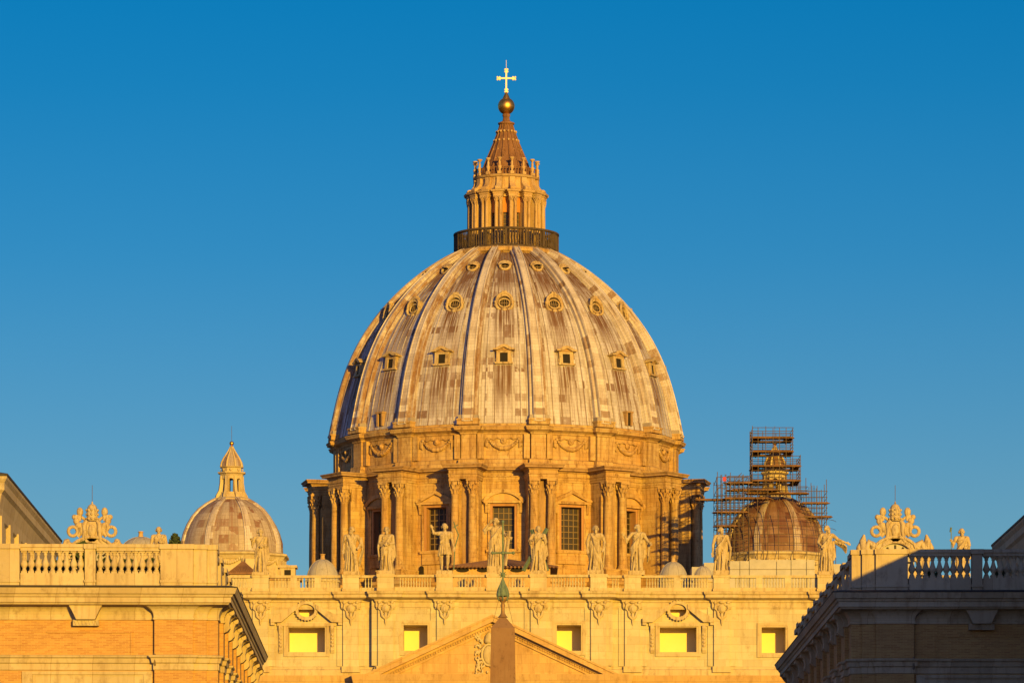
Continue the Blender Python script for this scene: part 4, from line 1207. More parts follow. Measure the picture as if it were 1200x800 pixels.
# ================================================================== STATUES
def remesh(mb, voxel, mat, name, parent):
    o = mb.build('tmp_body', None, fix=True)
    md = o.modifiers.new('r', 'REMESH'); md.mode = 'VOXEL'; md.voxel_size = voxel; md.use_smooth_shade = True
    ms = o.modifiers.new('s', 'SMOOTH'); ms.factor = .25; ms.iterations = 1
    dg = bpy.context.evaluated_depsgraph_get()
    me = bpy.data.meshes.new_from_object(o.evaluated_get(dg))
    me.name = name
    me.materials.clear(); me.materials.append(mat)
    me.polygons.foreach_set('use_smooth', [True] * len(me.polygons))
    old = o.data
    bpy.data.objects.remove(o); bpy.data.meshes.remove(old)
    b = bpy.data.objects.new(name, me); COL.objects.link(b); b.parent = parent
    return b

def figure(mb, seed, ra, la, robe=True, turn=0.0, beard=True, lean=0.0, sweep_dir=1, skirt=.82, cape=None, knee=1):
    """ra/la: (elbow, hand) of the arm on the viewer's left / right; 6 m tall, facing -Y"""
    rng = random.Random(seed)
    hx = lean
    # head
    hd = Vector((hx * 1.3, -.08, 5.55))
    rot = Matrix.Rotation(turn, 3, 'Z')
    def H(x, y, z): return hd + rot @ Vector((x, y, z))
    mb.ell(H(0, 0, .05), (.31, .36, .40), 12, 9)
    mb.ell(H(0, .07, .16), (.36, .37, .34), 12, 8)                         # hair
    for k in range(9):
        a = PI * (k / 8) - PI / 2 + PI / 2
        mb.ell(H(.34 * math.cos(a), .1 + .26 * math.sin(a) * .9, .02 - .12 * (k % 2)), .15, 6, 5)
    mb.capsule(H(0, -.34, .08), H(0, -.42, -.05), .05, .075, 6)          # nose
    for s_ in (-1, 1):
        mb.capsule(H(s_ * .06, -.33, .14), H(s_ * .22, -.29, .13), .055, .05, 6)   # brow
        mb.ell(H(s_ * .14, -.29, -.08), (.1, .09, .1), 6, 5)            # cheek
        mb.ell(H(s_ * .32, 0, -.02), (.05, .09, .12), 6, 5)              # ear
    mb.ell(H(0, -.31, -.19), (.1, .07, .045), 6, 5)
    if beard:
        mb.ell(H(0, -.26, -.36), (.23, .2, .28), 9, 7); mb.capsule(H(0, -.28, -.4), H(.03, -.26, -.72), .16, .07, 7)
    else: mb.ell(H(0, -.24, -.28), (.17, .14, .12), 8, 6)
    mb.capsule((hx * 1.1, 0, 4.75), hd + Vector((0, .05, -.2)), .26, .22, 10)
    # trunk
    mb.ell((hx, 0, 4.35), (.72, .47, .72), 14, 10)
    mb.ell((hx * .7, 0, 3.75), (.6, .42, .6), 14, 10)
    mb.ell((0, 0, 3.2), (.66, .47, .55), 14, 10)
    mb.capsule((hx - .68, 0, 4.78), (hx + .68, 0, 4.78), .25, .25, 10)
    for s_ in (-1, 1): mb.ell((hx + s_ * .3, -.3, 4.45), (.33, .2, .25), 9, 7)
    # arms and hands
    for s_, (el, hn) in ((-1, ra), (1, la)):
        sh = Vector((hx + s_ * .78, 0, 4.72)); el, hn = Vector(el), Vector(hn)
        mb.capsule(sh, el, .27, .2, 10); mb.capsule(el, hn, .2, .125, 10)
        d = (hn - el).normalized(); side = d.cross(Vector((0, 1, 0)))
        side = side.normalized() if side.length > .1 else Vector((1, 0, 0))
        pc = hn + d * .2
        mb.ell(pc, (.15, .11, .17), 8, 6)
        for i, L in enumerate((.24, .3, .28, .2)):
            b0 = pc + side * (i - 1.5) * .085 + d * .1
            k1 = b0 + d * L * .6 + Vector((0, -.03, 0)); mb.capsule(b0, k1, .05, .045, 6); mb.capsule(k1, k1 + d * L * .4 + Vector((0, -.07, -.04)), .045, .04, 6)
        mb.capsule(hn + side * .1 * s_, hn + side * .22 * s_ + d * .2 + Vector((0, -.08, 0)), .06, .045, 6)
        # sleeve hanging from the forearm
        if robe:
            for q in range(4):
                p = el.lerp(hn, .05 + .18 * q)
                mb.capsule(p, p + Vector((rng.uniform(-.05, .05), .08, -.42 - .2 * rng.random() + .06 * q)), .16, .07, 7)
    # legs
    kx = .16 * knee
    for s_ in (-1, 1):
        bend = -.28 if s_ == knee else 0.0
        hip, kn, an = Vector((s_ * .32, 0, 3.05)), Vector((s_ * .36 + .06 * s_, bend, 1.72)), Vector((s_ * .36, .12 if bend else 0, .28))
        mb.capsule(hip, kn, .36, .24, 12); mb.capsule(kn, kn.lerp(an, .35) + Vector((0, .05, 0)), .23, .24, 10); mb.capsule(kn.lerp(an, .35) + Vector((0, .05, 0)), an, .24, .13, 10)
        mb.capsule(an + Vector((0, .08, -.1)), an + Vector((s_ * .14, -.52, -.18)), .14, .1, 8)
    if robe:
        top, hem = 3.5, .12
        mb.lathe([(.1, hem), (skirt * .7, hem), (skirt * .6, 1.2), (skirt * .58, 2.2), (.52, 3.2), (.46, top), (.1, top)], 20, sy=.66)
        nf = 13
        for k in range(nf):
            a = 2 * PI * k / nf + rng.uniform(-.12, .12)
            c, s_ = math.sin(a), -math.cos(a)
            w = rng.uniform(.85, 1.1)
            z1 = rng.uniform(2.6, 3.5)
            mid = rng.uniform(-.12, .12)
            p0 = Vector((c * .6, s_ * .42, z1)); p1 = Vector((c * skirt * .8 + mid, s_ * .56, 1.6)); p2 = Vector((c * skirt * w + mid * .5, s_ * skirt * .72 * w, .1))
            mb.capsule(p0, p1, .08, .13, 7); mb.capsule(p1, p2, .13, rng.uniform(.13, .2), 7)
        sd = sweep_dir
        for k in range(5):                                   # mantle across the body
            o = k * .17
            pts = [Vector((sd * (.62 - .04 * k) + hx, -.25, 4.85 - .1 * k)), Vector((sd * (.25 - .03 * k), -.5 + .02 * k, 4.2 - o * 1.2)), Vector((-sd * .35, -.53, 3.45 - o * 1.5)), Vector((-sd * (.72 - .02 * k), -.25, 2.9 - o * 1.9))]
            for a, b in zip(pts[:-1], pts[1:]): mb.capsule(a, b, .12, .13, 7)
        for k in range(5):                                   # its free end falling at the side
            x = sd * (.62 + .1 * k)
            mb.capsule((x * .95, -.1 + .08 * k, 3.9), (x * 1.08 + .03 * k, -.05 + .1 * k, 1.1 + .25 * k + rng.uniform(-.2, .2)), .14, .12, 7)
    else:                                                     # short tunic, bare legs
        mb.lathe([(.1, 2.1), (.78, 2.1), (.72, 2.6), (.64, 3.2), (.55, 3.6), (.1, 3.6)], 20, sy=.7)
        for k in range(14):
            a = 2 * PI * k / 14 + rng.uniform(-.1, .1); c, s_ = math.sin(a), -math.cos(a)
            mb.capsule((c * .58, s_ * .42, 3.4), (c * .82, s_ * .58, 2.05 + rng.uniform(-.15, .12)), .08, .13, 7)
        mb.lathe([(.6, 3.4), (.7, 3.48), (.6, 3.58)], 18, sy=.74, caps=False)
        for k in range(3): mb.capsule((.6, -.3, 4.8 - .12 * k), (-.5, -.45, 3.7 - .1 * k), .1, .1, 7)
    if cape:
        for k in range(6):
            q = k / 5
            a, b, c = [Vector(p) for p in cape]
            off = Vector((0, .12 * k, -.1 * k))
            mb.capsule(a + off * .4, b + off, .16, .14, 7); mb.capsule(b + off, c + off * 1.5 + Vector((rng.uniform(-.08, .08), 0, 0)), .14, .1, 7)

SG = 'stone saints along the church front balustrade'
def statue(px, pbase, ptop, label, plinth=None, Y=None, **kw):
    Y = Y or FY + .9
    s = Y / FPX
    b = P(px, pbase, Y)
    t = thing('statue', label, 'statue', tuple(b), group=SG)
    H_ = (pbase - ptop) * s
    mb = MB(M['statue'])
    figure(mb, int(px), **kw)
    bo = remesh(mb, .042, M['statue'], 'body', t)
    k = H_ / 6.0
    bo.scale = (k, k, k)
    mb = MB(M['statue'])
    zb = fz(673) - b.z
    mb.box(-1.0, 1.0, -.75, .85, zb, .06)
    if plinth: mb.box(-1.08, 1.08, -.82, .9, zb, zb + .25)
    mb.build('plinth', t)
    return t, k
EL_DN = ((-1.0, .05, 3.75), (-.95, -.35, 3.0)); ER_DN = ((1.0, .05, 3.75), (.98, -.3, 3.0))
statue(186, 670, 617, 'worn stone saint rising beside the flat pinkish cupola', ra=EL_DN, la=((1.0, .1, 3.8), (.5, -.6, 3.9)), beard=False)
statue(305, 671, 619, 'stone saint standing in front of the left small dome', ra=((-1.05, .1, 3.9), (-1.15, -.5, 4.3)), la=((.95, .1, 3.8), (.35, -.62, 3.6)), turn=.3)
statue(412, 670, 617, 'stone saint with cape flaring out from one raised elbow', ra=((-1.05, .15, 3.75), (-1.05, -.3, 2.9)), la=((1.25, .1, 3.9), (1.0, -.45, 3.35)), turn=-.4, cape=((1.3, .1, 4.5), (1.5, .1, 3.3), (1.0, .1, 1.6)), sweep_dir=-1)
statue(453, 669, 617, 'stone saint with forearms crossed at the waist', ra=((-1.0, .05, 3.8), (-.15, -.6, 3.75)), la=((.95, .05, 3.8), (.2, -.62, 3.6)), turn=.15, cape=((-1.0, .1, 4.2), (-1.15, .1, 3.2), (-1.0, .1, 2.0)))
t, k = statue(521, 669, 613, 'bare legged stone saint in short tunic with outstretched arm and staff', ra=((-1.35, -.1, 4.75), (-1.55, -.25, 5.3)), la=((1.0, .05, 3.8), (1.15, -.3, 3.0)), robe=False, beard=False)
mb = MB(M['verdigris'])
mb.tube([(1.15 * k, -.4 * k, .1), (1.3 * k, -.3 * k, 3.0 * k), (1.75 * k, .1, 4.6 * k), (1.3 * k, -.1, 5.6 * k)], .085, 6); mb.tube([(1.1 * k, -.1, 5.5 * k), (1.7 * k, -.1, 5.85 * k)], .07, 5); mb.tube([(1.15 * k, -.1, 6.2 * k), (1.4 * k, -.1, 5.4 * k)], .07, 5)
mb.build('metal_staff', t)
t, k = statue(580, 664, 606.5, 'central stone figure raising one hand and bearing a cross, on the tallest plinth', plinth=True, ra=((-1.3, -.2, 4.45), (-.62, -.45, 5.35)), la=((1.1, .0, 3.9), (1.25, -.35, 3.9)), turn=-.15, knee=-1, lean=.06, cape=((1.0, -.1, 4.4), (1.3, 0, 3.2), (1.1, 0, 1.8)))
mb = MB(M['statue'])
mb.bar((1.25 * k, -.45 * k, .1), (1.75 * k, .1, 4.4 * k), .3); mb.bar((1.35 * k, 0, 3.65 * k), (2.1 * k, 0, 3.45 * k), .28)
mb.build('stone_cross', t)
t, k = statue(631, 669, 616, 'stone saint leaning on a green metal cross shaped like an X', ra=((-1.2, -.15, 4.0), (-.85, -.6, 4.05)), la=((1.0, 0, 3.85), (.75, -.5, 4.2)), turn=.2, skirt=.95, sweep_dir=1, beard=False, cape=((-1.2, -.1, 4.15), (-.95, 0, 3.3), (-.85, 0, 1.6)))
mb = MB(M['verdigris'])
mb.bar((-2.0 * k, .5, .1), (1.15 * k, .75, 5.75 * k), .36); mb.bar((1.2 * k, .9, .1), (-.9 * k, .75, 5.6 * k), .36)
mb.build('metal_cross', t)
statue(698, 669, 615.5, 'stone saint with both arms lowered and mantle swept across the shins', ra=((-1.15, .1, 3.7), (-1.05, -.3, 2.85)), la=((1.2, .1, 3.9), (1.05, -.4, 3.0)), turn=.1, skirt=.88, sweep_dir=-1, cape=((1.1, .1, 4.4), (1.2, .1, 3.2), (.95, 0, 1.2)))
statue(746, 669, 614, 'stone saint reaching out one hand, before the striped shadows on the drum', ra=((-1.2, -.1, 3.95), (-1.55, -.4, 4.4)), la=((1.3, .05, 4.0), (1.6, -.3, 3.65)), turn=.5, lean=.1, sweep_dir=1, cape=((1.3, .1, 4.2), (1.6, .1, 3.4), (1.5, .1, 2.0)))
statue(845, 669, 617.5, 'stone saint with one arm hanging straight, left of the hoarding', ra=((-1.1, .1, 3.6), (-1.15, -.1, 2.5)), la=((1.05, .0, 3.85), (1.2, -.4, 3.3)), turn=.55, cape=((1.15, -.2, 3.6), (1.3, -.1, 2.8), (1.15, 0, 1.5)))
statue(968, 670, 615.5, 'stone saint stretching an arm right towards the shaded balustrade', ra=((-1.0, .05, 3.8), (-.6, -.55, 3.3)), la=((1.6, -.1, 4.15), (2.6, -.2, 3.75)), turn=.9, lean=.12, cape=((1.2, .1, 4.0), (2.2, .1, 3.7), (2.7, .0, 3.3)))
t, k = statue(1127, 672, 619, 'stone saint with thin staff seen above the shaded balustrade', ra=((-1.1, .0, 3.9), (-1.35, -.4, 4.2)), la=((1.05, .05, 3.8), (.6, -.5, 3.5)), turn=.2)
mb = MB(M['verdigris']); mb.tube([(-1.4 * k, -.5, .1), (-1.45 * k, -.5, 5.95 * k)], .06, 6); mb.tube([(-1.55 * k, -.5, 5.5 * k), (-1.45 * k, -.5, 6.1 * k)], .13, 5); mb.build('metal_staff', t)

# ================================================================== HOARDING AND SCAFFOLD
HY = 636.0
hs = HY / FPX
hx = lambda p: (p - 600) * hs
hz = lambda q: (YH - q) * hs + CZ
t = thing('hoarding', 'pale grey sheeted hoarding round the foot of the scaffolded dome', 'hoarding', (hx(905), HY, 0))
xs = [(855, 867), (867, 878), (878, 910), (910, 927), (927, 945), (945, 955)]
for a, b in xs:
    mb = MB(M['tarp'], M['steel'])
    top = 655.5 if a >= 878 else 657
    mb.box(hx(a) - hx(905) + .04, hx(b) - hx(905) - .04, 0, .25, 44, hz(top))
    mb.box(hx(a) - hx(905) + .04, hx(b) - hx(905) - .04, -.05, 0, hz(667), hz(666.5), 1)
    mb.build('panel', t)
mb = MB(M['tarp']); mb.box(hx(855) - hx(905), hx(955) - hx(905), .3, 22, 44, hz(657.5)); mb.build('sheeted_box', t)
t2 = thing('hoarding', 'grey sheeted box left of the tall hoarding, behind a saint', 'hoarding', (hx(832), HY, 0))
mb = MB(M['tarp']); mb.box(hx(825) - hx(832), hx(838.5) - hx(832), 0, 5, 44, hz(659)); mb.box(hx(811) - hx(832), hx(825) - hx(832) - .05, .5, 5, 44, hz(663.5)); mb.build('panel', t2)
t3 = thing('hoarding', 'low grey sheeted box right of the outstretched stone arm', 'hoarding', (hx(985), HY, 0))
mb = MB(M['tarp']); mb.box(hx(972) - hx(985), hx(1003) - hx(985), 0, 5, 44, hz(660.5)); mb.build('panel', t3)

SY = 650.0
s_ = SY / FPX
sc = thing('scaffolding', 'rusty tube scaffolding with plank decks caging the right small dome', 'scaffolding', ((908 - 600) * s_, SY, 0))
qx = lambda p: (p - 908) * s_
qz = lambda q: (YH - q) * s_ + CZ
rng = random.Random(5)
def pole(x, y, z0, z1):
    mb = MB(M['steel']); mb.tube([(0, 0, z0), (0, 0, z1)], .052, 5); mb.build('pole', sc, loc=(x, y, 0))
def deck(p0, p1, q, y0, y1, jag=0.0):
    mb = MB(M['plank'])
    n = 6
    for i in range(n):
        ya, yb = y0 + (y1 - y0) * i / n, y0 + (y1 - y0) * (i + 1) / n - .03
        mb.box(qx(p0) - rng.uniform(0, jag), qx(p1) + rng.uniform(0, jag), ya, yb, qz(q), qz(q) + .09)
    mb.box(qx(p0), qx(p1), y0 - .04, y0, qz(q) - .05, qz(q) + .2)       # toe board
    mb.box(qx(p0), qx(p1), y1, y1 + .04, qz(q) - .05, qz(q) + .2)
    for i in range(4):
        x = qx(p0) + (qx(p1) - qx(p0)) * (i + .5) / 4; mb.box(x - .06, x + .06, y0, y1, qz(q) - .16, qz(q) - .001)
    mb.build('plank_deck', sc)
def rails(p0, p1, q, y0, y1, hts=(.5, 1.0)):
    mb = MB(M['steel'])
    for h in hts:
        zz = qz(q) + h
        mb.tube([(qx(p0), y0, zz), (qx(p1), y0, zz)], .045, 4); mb.tube([(qx(p0), y1, zz), (qx(p1), y1, zz)], .045, 4)
        mb.tube([(qx(p0), y0, zz), (qx(p0), y1, zz)], .045, 4); mb.tube([(qx(p1), y0, zz), (qx(p1), y1, zz)], .045, 4)
    mb.build('guard_rail', sc)
# tower round the lantern
for q, (a, b) in ((516, (881, 928)), (532, (881, 928)), (549, (880, 936)), (566, (880, 936))):
    deck(a, b, q, -3.4, -1.9, .2); deck(a, b, q, 1.9, 3.4, .2)
    for (c, d) in ((a, a + 10), (b - 10, b)): deck(c, d, q, -1.88, 1.88)
    rails(a, b, q, -3.4, 3.4, (.5, 1.0, 1.5))
for p in (880, 888, 896, 904, 912, 920, 928, 936):
    for y in (-3.4, 3.4):
        if y > 0 and p in (888, 904, 920): continue
        pole(qx(p) + rng.uniform(-.15, .15), y, qz(600), qz((505 if p < 930 else 538) - rng.uniform(0, 4)))
for p in (880, 936):
    for y in (-1.2, 1.2): pole(qx(p), y, qz(600), qz(505 if p < 930 else 538))
# left wing over the shoulder of the dome
for p in (838, 843, 848, 853, 858, 863, 868, 874):
    for y in (-7.5, -4.5, 4.0):
        pole(qx(p), y, 44, qz(559 + rng.uniform(0, 8)))
for p in (884, 896): pole(qx(p), -8.3, 44, qz(575 + rng.uniform(0, 6)))
for q, (a, b), yy in ((572, (850, 878), -7.5), (580, (855, 908), -7.2), (590, (847, 897), -7.5), (606, (838, 872), -7.5), (622, (838, 860), -7.5)):
    deck(a, b, q, yy, yy + 2.2, .8)
    rails(a, b, q, yy, yy + 2.2, (.5, 1.0))
for q in (565, 578, 586, 594, 600, 612, 618, 630, 638, 646, 654): rails(838, 873, q, -7.5, 4.0, (0.0,))
deck(873, 943, 583, -6.2, -4.5, .3); rails(873, 943, 583, -6.2, -4.5)
deck(800 + 13, 850, 590, -5.5, -4.2, .2)
# right wing
for p in (942, 948, 954, 960, 966):
    for y in (-4.5, 0.0, 4.5): pole(qx(p), y, 44 if y > -1 else qz(640), qz(578 - rng.uniform(0, 16)))
for q in (579, 586, 592, 598, 604, 612): rails(938, 967, q, -4.5, 4.5, (0.0,))
deck(938, 968, 593, -4.5, -3.2, .3); deck(940, 972, 609, -4.5, -3.2, .3)
# light grid of tubes standing round the shell
for i in range(13):
    a = R(-84 + 14 * i); pole(8.9 * math.sin(a), -8.9 * math.cos(a), 47, qz(604 + 30 * abs(math.sin(a)) ** 2))
for q in (612, 622, 632, 642):
    mb = MB(M['steel']); lim = R(84)
    mb.tube([(8.95 * math.sin(-lim + 2 * lim * i / 24), -8.95 * math.cos(-lim + 2 * lim * i / 24), qz(q)) for i in range(25)], .035, 4)
    mb.build('guard_rail', sc)
for i in range(7):
    a, b = rng.choice([(838, 852), (852, 866), (845, 873)]); q = rng.uniform(570, 640)
    mb = MB(M['steel']); mb.tube([(qx(a), -7.55, qz(q)), (qx(b), -7.55, qz(q - 16))], .045, 4); mb.build('brace', sc)
mb = MB(M['red']); mb.box(qx(844), qx(848), -7.7, -7.6, qz(570), qz(565)); mb.build('red_net', sc)

# ================================================================== OBELISK
OY = 364.0
os_ = OY / FPX
oz = lambda q: (YH - q) * os_ + CZ
ob = thing('obelisk', 'weathered granite obelisk with green bronze cross in front of the pediment', 'obelisk', ((589.3 - 600) * os_, OY, 0))
mb = MB(M['granite'])
zt_ = oz(736)
mb.frustum(0, 0, 6, zt_, 1.36, 1.36, .965, .965)
mb.frustum(0, 0, zt_, oz(720.5), .965, .965, .1, .1)
mb.build('shaft', ob)
mb = MB(M['granite']); mb.box(-1.9, 1.9, -1.9, 1.9, .4, 5.2); mb.box(-2.2, 2.2, -2.2, 2.2, 5.2, 5.7); mb.box(-1.5, 1.5, -1.5, 1.5, 5.7, 6.0); mb.box(-2.8, 2.8, -2.8, 2.8, 0, .4)
mb.build('pedestal', ob)
mb = MB(M['verdigris'], M['bronze'])
mb.lathe([(.42, oz(723)), (.3, oz(721)), (.16, oz(718)), (.14, oz(712)), (.2, oz(709)), (.13, oz(706)), (.24, oz(704.5)), (.3, oz(703))], 12, mat=1)
mb.lathe([(.3, oz(703)), (.44, oz(701)), (.4, oz(699.5))], 12, mat=1)
for k in range(6):
    a = k * PI / 3; mb.tube([(.36 * math.sin(a), -.36 * math.cos(a), oz(703)), (.48 * math.sin(a), -.48 * math.cos(a), oz(700)), (.42 * math.sin(a), -.42 * math.cos(a), oz(697))], .07, 5)
mb.build('bronze_mount', ob)
mb = MB(M['verdigris'])
for x, y, q, r in ((-.2, -.08, 696, .27), (.2, .08, 696, .27), (0, .2, 696, .25), (0, -.2, 695.5, .26), (0, 0, 689, .24)):
    mb.lathe([(r * 1.25, oz(q + 2.5)), (r * 1.2, oz(q - 1)), (r * .9, oz(q - 6)), (r * .45, oz(q - 10)), (.05, oz(q - 12))], 12, (x, y, 0))
mb.build('bronze_hills', ob)
mb = MB(M['verdigris'])
for k in range(8):
    a = k * PI / 4; mb.tube([(0, 0, oz(673)), (.34 * math.cos(a), 0, oz(673) + .34 * math.sin(a))], [.1, .02], 5)
mb.ell((0, 0, oz(673)), .13, 8, 6)
mb.build('star', ob)
mb = MB(M['verdigris'])
mb.tube([(0, 0, oz(678)), (0, 0, oz(611))], .085, 6); mb.tube([(-.82, 0, oz(647.5)), (.82, 0, oz(647.5))], .085, 6)
for x, q in ((-.85, 647.5), (.85, 647.5), (0, 611)): mb.ell((x, 0, oz(q)), .14, 7, 5)
mb.ell((0, 0, oz(647.5)), .17, 8, 6)
mb.build('bronze_cross', ob)
for x in (-1, 1):
    mb = MB(M['steel']); mb.tube([(x * .3, 0, oz(700)), (x * .85, -.1, oz(731))], .014, 4); mb.build('guy_wire', ob)

# ================================================================== STREET PALACES
def palace(sgn, corner_px, Y, rz, label):
    s = 200.0 / FPX
    s0 = Y / FPX
    Xc = (corner_px - 600) * s0
    root = thing('palace', label, 'building', (Xc, Y, 0), rz)
    S = Matrix.Scale(-1, 4, (1, 0, 0)) if sgn > 0 else Matrix.Identity(4)
    def mk(*m):
        b = MB(*m); b.M = S.copy(); return b
    z = lambda q: (YH - q) * s + CZ
    u = lambda p: -(255 - p) * s          # local x from the left palace's pixel
    W, L = -24.0, (47.0 if sgn < 0 else 51.5)
    # brick walls
    mb = mk(M['brick'], M['stucco'])
    wp = [(W, .28), (u(181), .28), (u(181), 0), (u(226), 0), (u(226), .18), (u(242), .18), (u(242), .36), (0, .36)]
    side = []
    pil = [3.0 + 5.4 * k for k in range(9)]
    for k in pil:
        side += [(0, k - .9), (.18, k - .9), (.18, k + .9), (0, k + .9)]
    full = wp + side + [(0, L), (W, L)]
    mb.sweep(full, [(0, 0), (0, z(725))])
    mb.box(W, -.6, .7, L - .1, 0, z(700), 1)
    mb.build('brick_wall', root)
    mb = mk(M['brick'])                    # recessed panel edge on the front
    for a, b, c, d in ((55, 153, 739, 741), (153, 155, 739, 767)):
        mb.box(u(a), u(b), .2, .32, z(d), z(c))
    mb.box(u(24), u(153), .245, .3, z(767), z(741))
    mb.build('brick_panel', root)
    # string course
    mb = mk(M['stucco'])
    mb.sweep(full[:-1], [(0, z(785)), (.05, z(784)), (.05, z(777)), (.12, z(776)), (.16, z(771)), (.24, z(769.5)), (.26, z(767.5)), (0, z(766.5))])
    mb.build('string_course', root)
    # frame of the panel below
    mb = mk(M['stucco'])
    for a, b, c, d, pr in ((26, 178, 786, 789.5, .1), (26, 38, 789.6, 860, .1), (168, 178, 789.6, 860, .1), (38.2, 167.8, 789.6, 791, .04), (38.2, 40, 791, 860, .04), (166, 167.8, 791, 860, .04)):
        mb.box(u(a), u(b), .28 - pr, .4, z(d), z(c))
    mb.box(u(40.1), u(165.9), .262, .4, z(860), z(791.1))
    mb.build('window_surround', root)
    # cove under the eaves
    cv = [(0, z(726)), (.06, z(725.5)), (.06, z(723.5)), (.03, z(723))] + [(.03 + .42 * (1 - math.cos(PI / 2 * i / 6)), z(723 - 13.5 * math.sin(PI / 2 * i / 6))) for i in range(1, 7)] + [(.5, z(709))]
    mb = mk(M['stucco'])
    mb.sweep(full[:-1], cv)
    mb.build('cove', root)
    # bracket
    def bracket(x, y, d, name='keystone'):
        m = mk(M['stucco'])
        if d == 'f':
            m.prism([(x - .76, z(709)), (x + .76, z(709)), (x + .6, z(716)), (x + .42, z(726)), (x - .42, z(726)), (x - .6, z(716))], y - .62, y)
            m.box(x - .58, x + .58, y - .36, y, z(733), z(726.1))
            for i in range(7): m.prism([(x - .54 + i * .16, z(726.5)), (x - .44 + i * .16, z(732.5)), (x - .38 + i * .16, z(726.5))], y - .4, y - .3)
        else:
            m.prism([(x, z(709.2)), (x + .52, z(709.2)), (x + .5, z(713)), (x + .36, z(718)), (x + .3, z(725)), (x + .34, z(731)), (x + .2, z(735)), (x, z(737))], y - .42, y + .42)
            m.tube([(x + .42, y - .46, z(712.5)), (x + .42, y + .46, z(712.5))], .13, 8)
        m.build(name, root)
    bracket(u(101), .28, 'f')
    for k in pil: bracket(.12, k, 's', 'eave_bracket')
    # main cornice
    cp = [(W, 0), (-.0, 0), (0.0, 0.05), (0.0, L), (W, L)]
    cp = [(W, 0), (0, 0), (0, L)]
    mb = mk(M['stucco'])
    mb.sweep(cp, [(.0, z(709.2)), (.5, z(709)), (.55, z(707)), (.62, z(706.5)), (.62, z(701)), (.68, z(700)), (.72, z(697.5)), (.8, z(696.8)), (.86, z(693)), (.9, z(690.5)), (.9, z(690)), (-1.2, z(688.4))])
    mb.build('cornice', root)
    mb = mk(M['gutter_shade'])
    mb.sweep(cp, [(.55, z(689.6)), (.92, z(690.1)), (.93, z(689)), (.5, z(686.6)), (-1.0, z(685)), (-1.0, z(689))])
    mb.build('roof_edge_shade', root)  # dark strip standing for the gap shadow between balustrade and cornice
    mb = mk(M['gutter_shade']); mb.box(W, -.5, .5, L - .3, z(690), z(686)); mb.build('terrace', root)
    # balustrade
    br = mk(M['stucco'])
    zb, z0, z1, zt2 = z(687), z(671), z(645), z(637)
    def ped(xa, xb, y, extra=0.0):
        br.box(xa, xb, y, y + .55, zb, zt2 - .22)
        br.box(xa - .03, xb + .03, y - .05, y + .6, z(682), z(679)); br.box(xa - .05, xb + .05, y - .08, y + .63, zt2 - .22, zt2)
    def rail(xa, xb, y):
        br.box(xa, xb, y + .02, y + .5, zb, z(683)); br.box(xa, xb, y + .05, y + .46, z(683), z0)
        br.box(xa, xb, y + .03, y + .5, z1, z(641)); br.box(xa, xb, y - .03, y + .56, z(641), zt2 - .004)
    ped(u(188), u(226), .12); ped(u(226.3), u(242), .3); ped(u(242.3), u(254), .48)
    ped(u(99.5), u(112), .12); ped(W, u(23), .12)
    for a, b in ((113, 187), (24, 98.5)): rail(u(a), u(b), .14)
    # returns along the street side
    for k in pil:
        br.box(-.75, -.15, k - .9, k + .9, zb, zt2 - .2); br.box(-.83, -.07, k - 1.0, k + 1.0, zt2 - .2, zt2 + .02)
    br.box(-.65, -.25, 1.0, L, zb, z0); br.box(-.7, -.2, 1.0, L, z1, zt2 - .03)
    bal = br.build('balustrade', root)
    h = z1 - z0
    pb = MB(M['stucco'])
    pb.box(-.13, .13, -.13, .13, 0, h * .09); pb.box(-.13, .13, -.13, .13, h * .93, h)
    pb.lathe([(.09, h * .09), (.12, h * .13), (.075, h * .2), (.1, h * .26), (.165, h * .36), (.16, h * .44), (.1, h * .6), (.065, h * .74), (.065, h * .8), (.11, h * .84), (.08, h * .87), (.11, h * .93)], 14)
    first = None
    for a, b in ((113, 187), (24, 98.5)):
        for i in range(9):
            x = u(a + (b - a) * (i + .5) / 9) * (-1 if sgn > 0 else 1)
            if first is None: first = pb.build('baluster', bal, loc=(x, .38, z0))
            else:
                c = first.copy(); COL.objects.link(c); c.parent = bal; c.location = (x, .38, z0)
    # side balusters, seen edge-on
    for k in range(8):
        for j in range(6):
            c = first.copy(); COL.objects.link(c); c.parent = bal; c.location = (-.45 * (-1 if sgn > 0 else 1), pil[k] + 1.3 + j * .56, z0)
    # downpipe
    mb = mk(M['pipe'])
    x = u(181.7)
    mb.tube([(x - .45, -.3, z(708)), (x - .3, -.2, z(711)), (x - .12, .05, z(716)), (x, .12, z(723)), (x, .16, z(735)), (x, .16, z(764)), (x - .02, -.1, z(768)), (x, -.1, z(776)), (x, .1, z(784)), (x, .14, 0.2)], .055, 8)
    mb.build('downpipe', root)
    # taller block behind
    mb = mk(M['stucco'], M['brick'], M['glass'])
    xb0 = (11 - corner_px) * s if sgn < 0 else -11.6
    xb = -11.2 if sgn < 0 else -11.75
    y0, y1 = 14.0, 48.5
    zc = 24.65
    mb.box(-40, xb, y0, y1, 0, zc - 1.8, 0)
    for k in range(7):
        yk = y0 + 1.2 + k * 4.8
        mb.box(xb - .1, xb + .22, yk - .7, yk + .7, 0, zc - 1.8, 0)
        mb.box(xb - .05, xb + .06, yk + 1.5, yk + 3.3, zc - 6.6, zc - 3.2, 2)
        mb.box(xb - .05, xb + .12, yk + 1.2, yk + 3.6, zc - 3.2, zc - 2.9, 0)
    tb = mb.build('upper_block', root)
    mb = mk(M['stucco'], M['gutter_shade'])
    pp = [(-40, y0), (xb, y0), (xb, y1)]
    mb.sweep(pp, [(0, zc - 2.0), (.12, zc - 1.9), (.15, zc - 1.4), (.2, zc - 1.2), (.28, zc - .8), (.42, zc - .65), (.42, zc - .3), (.53, zc - .12), (.55, zc), (-.2, zc + .06)])
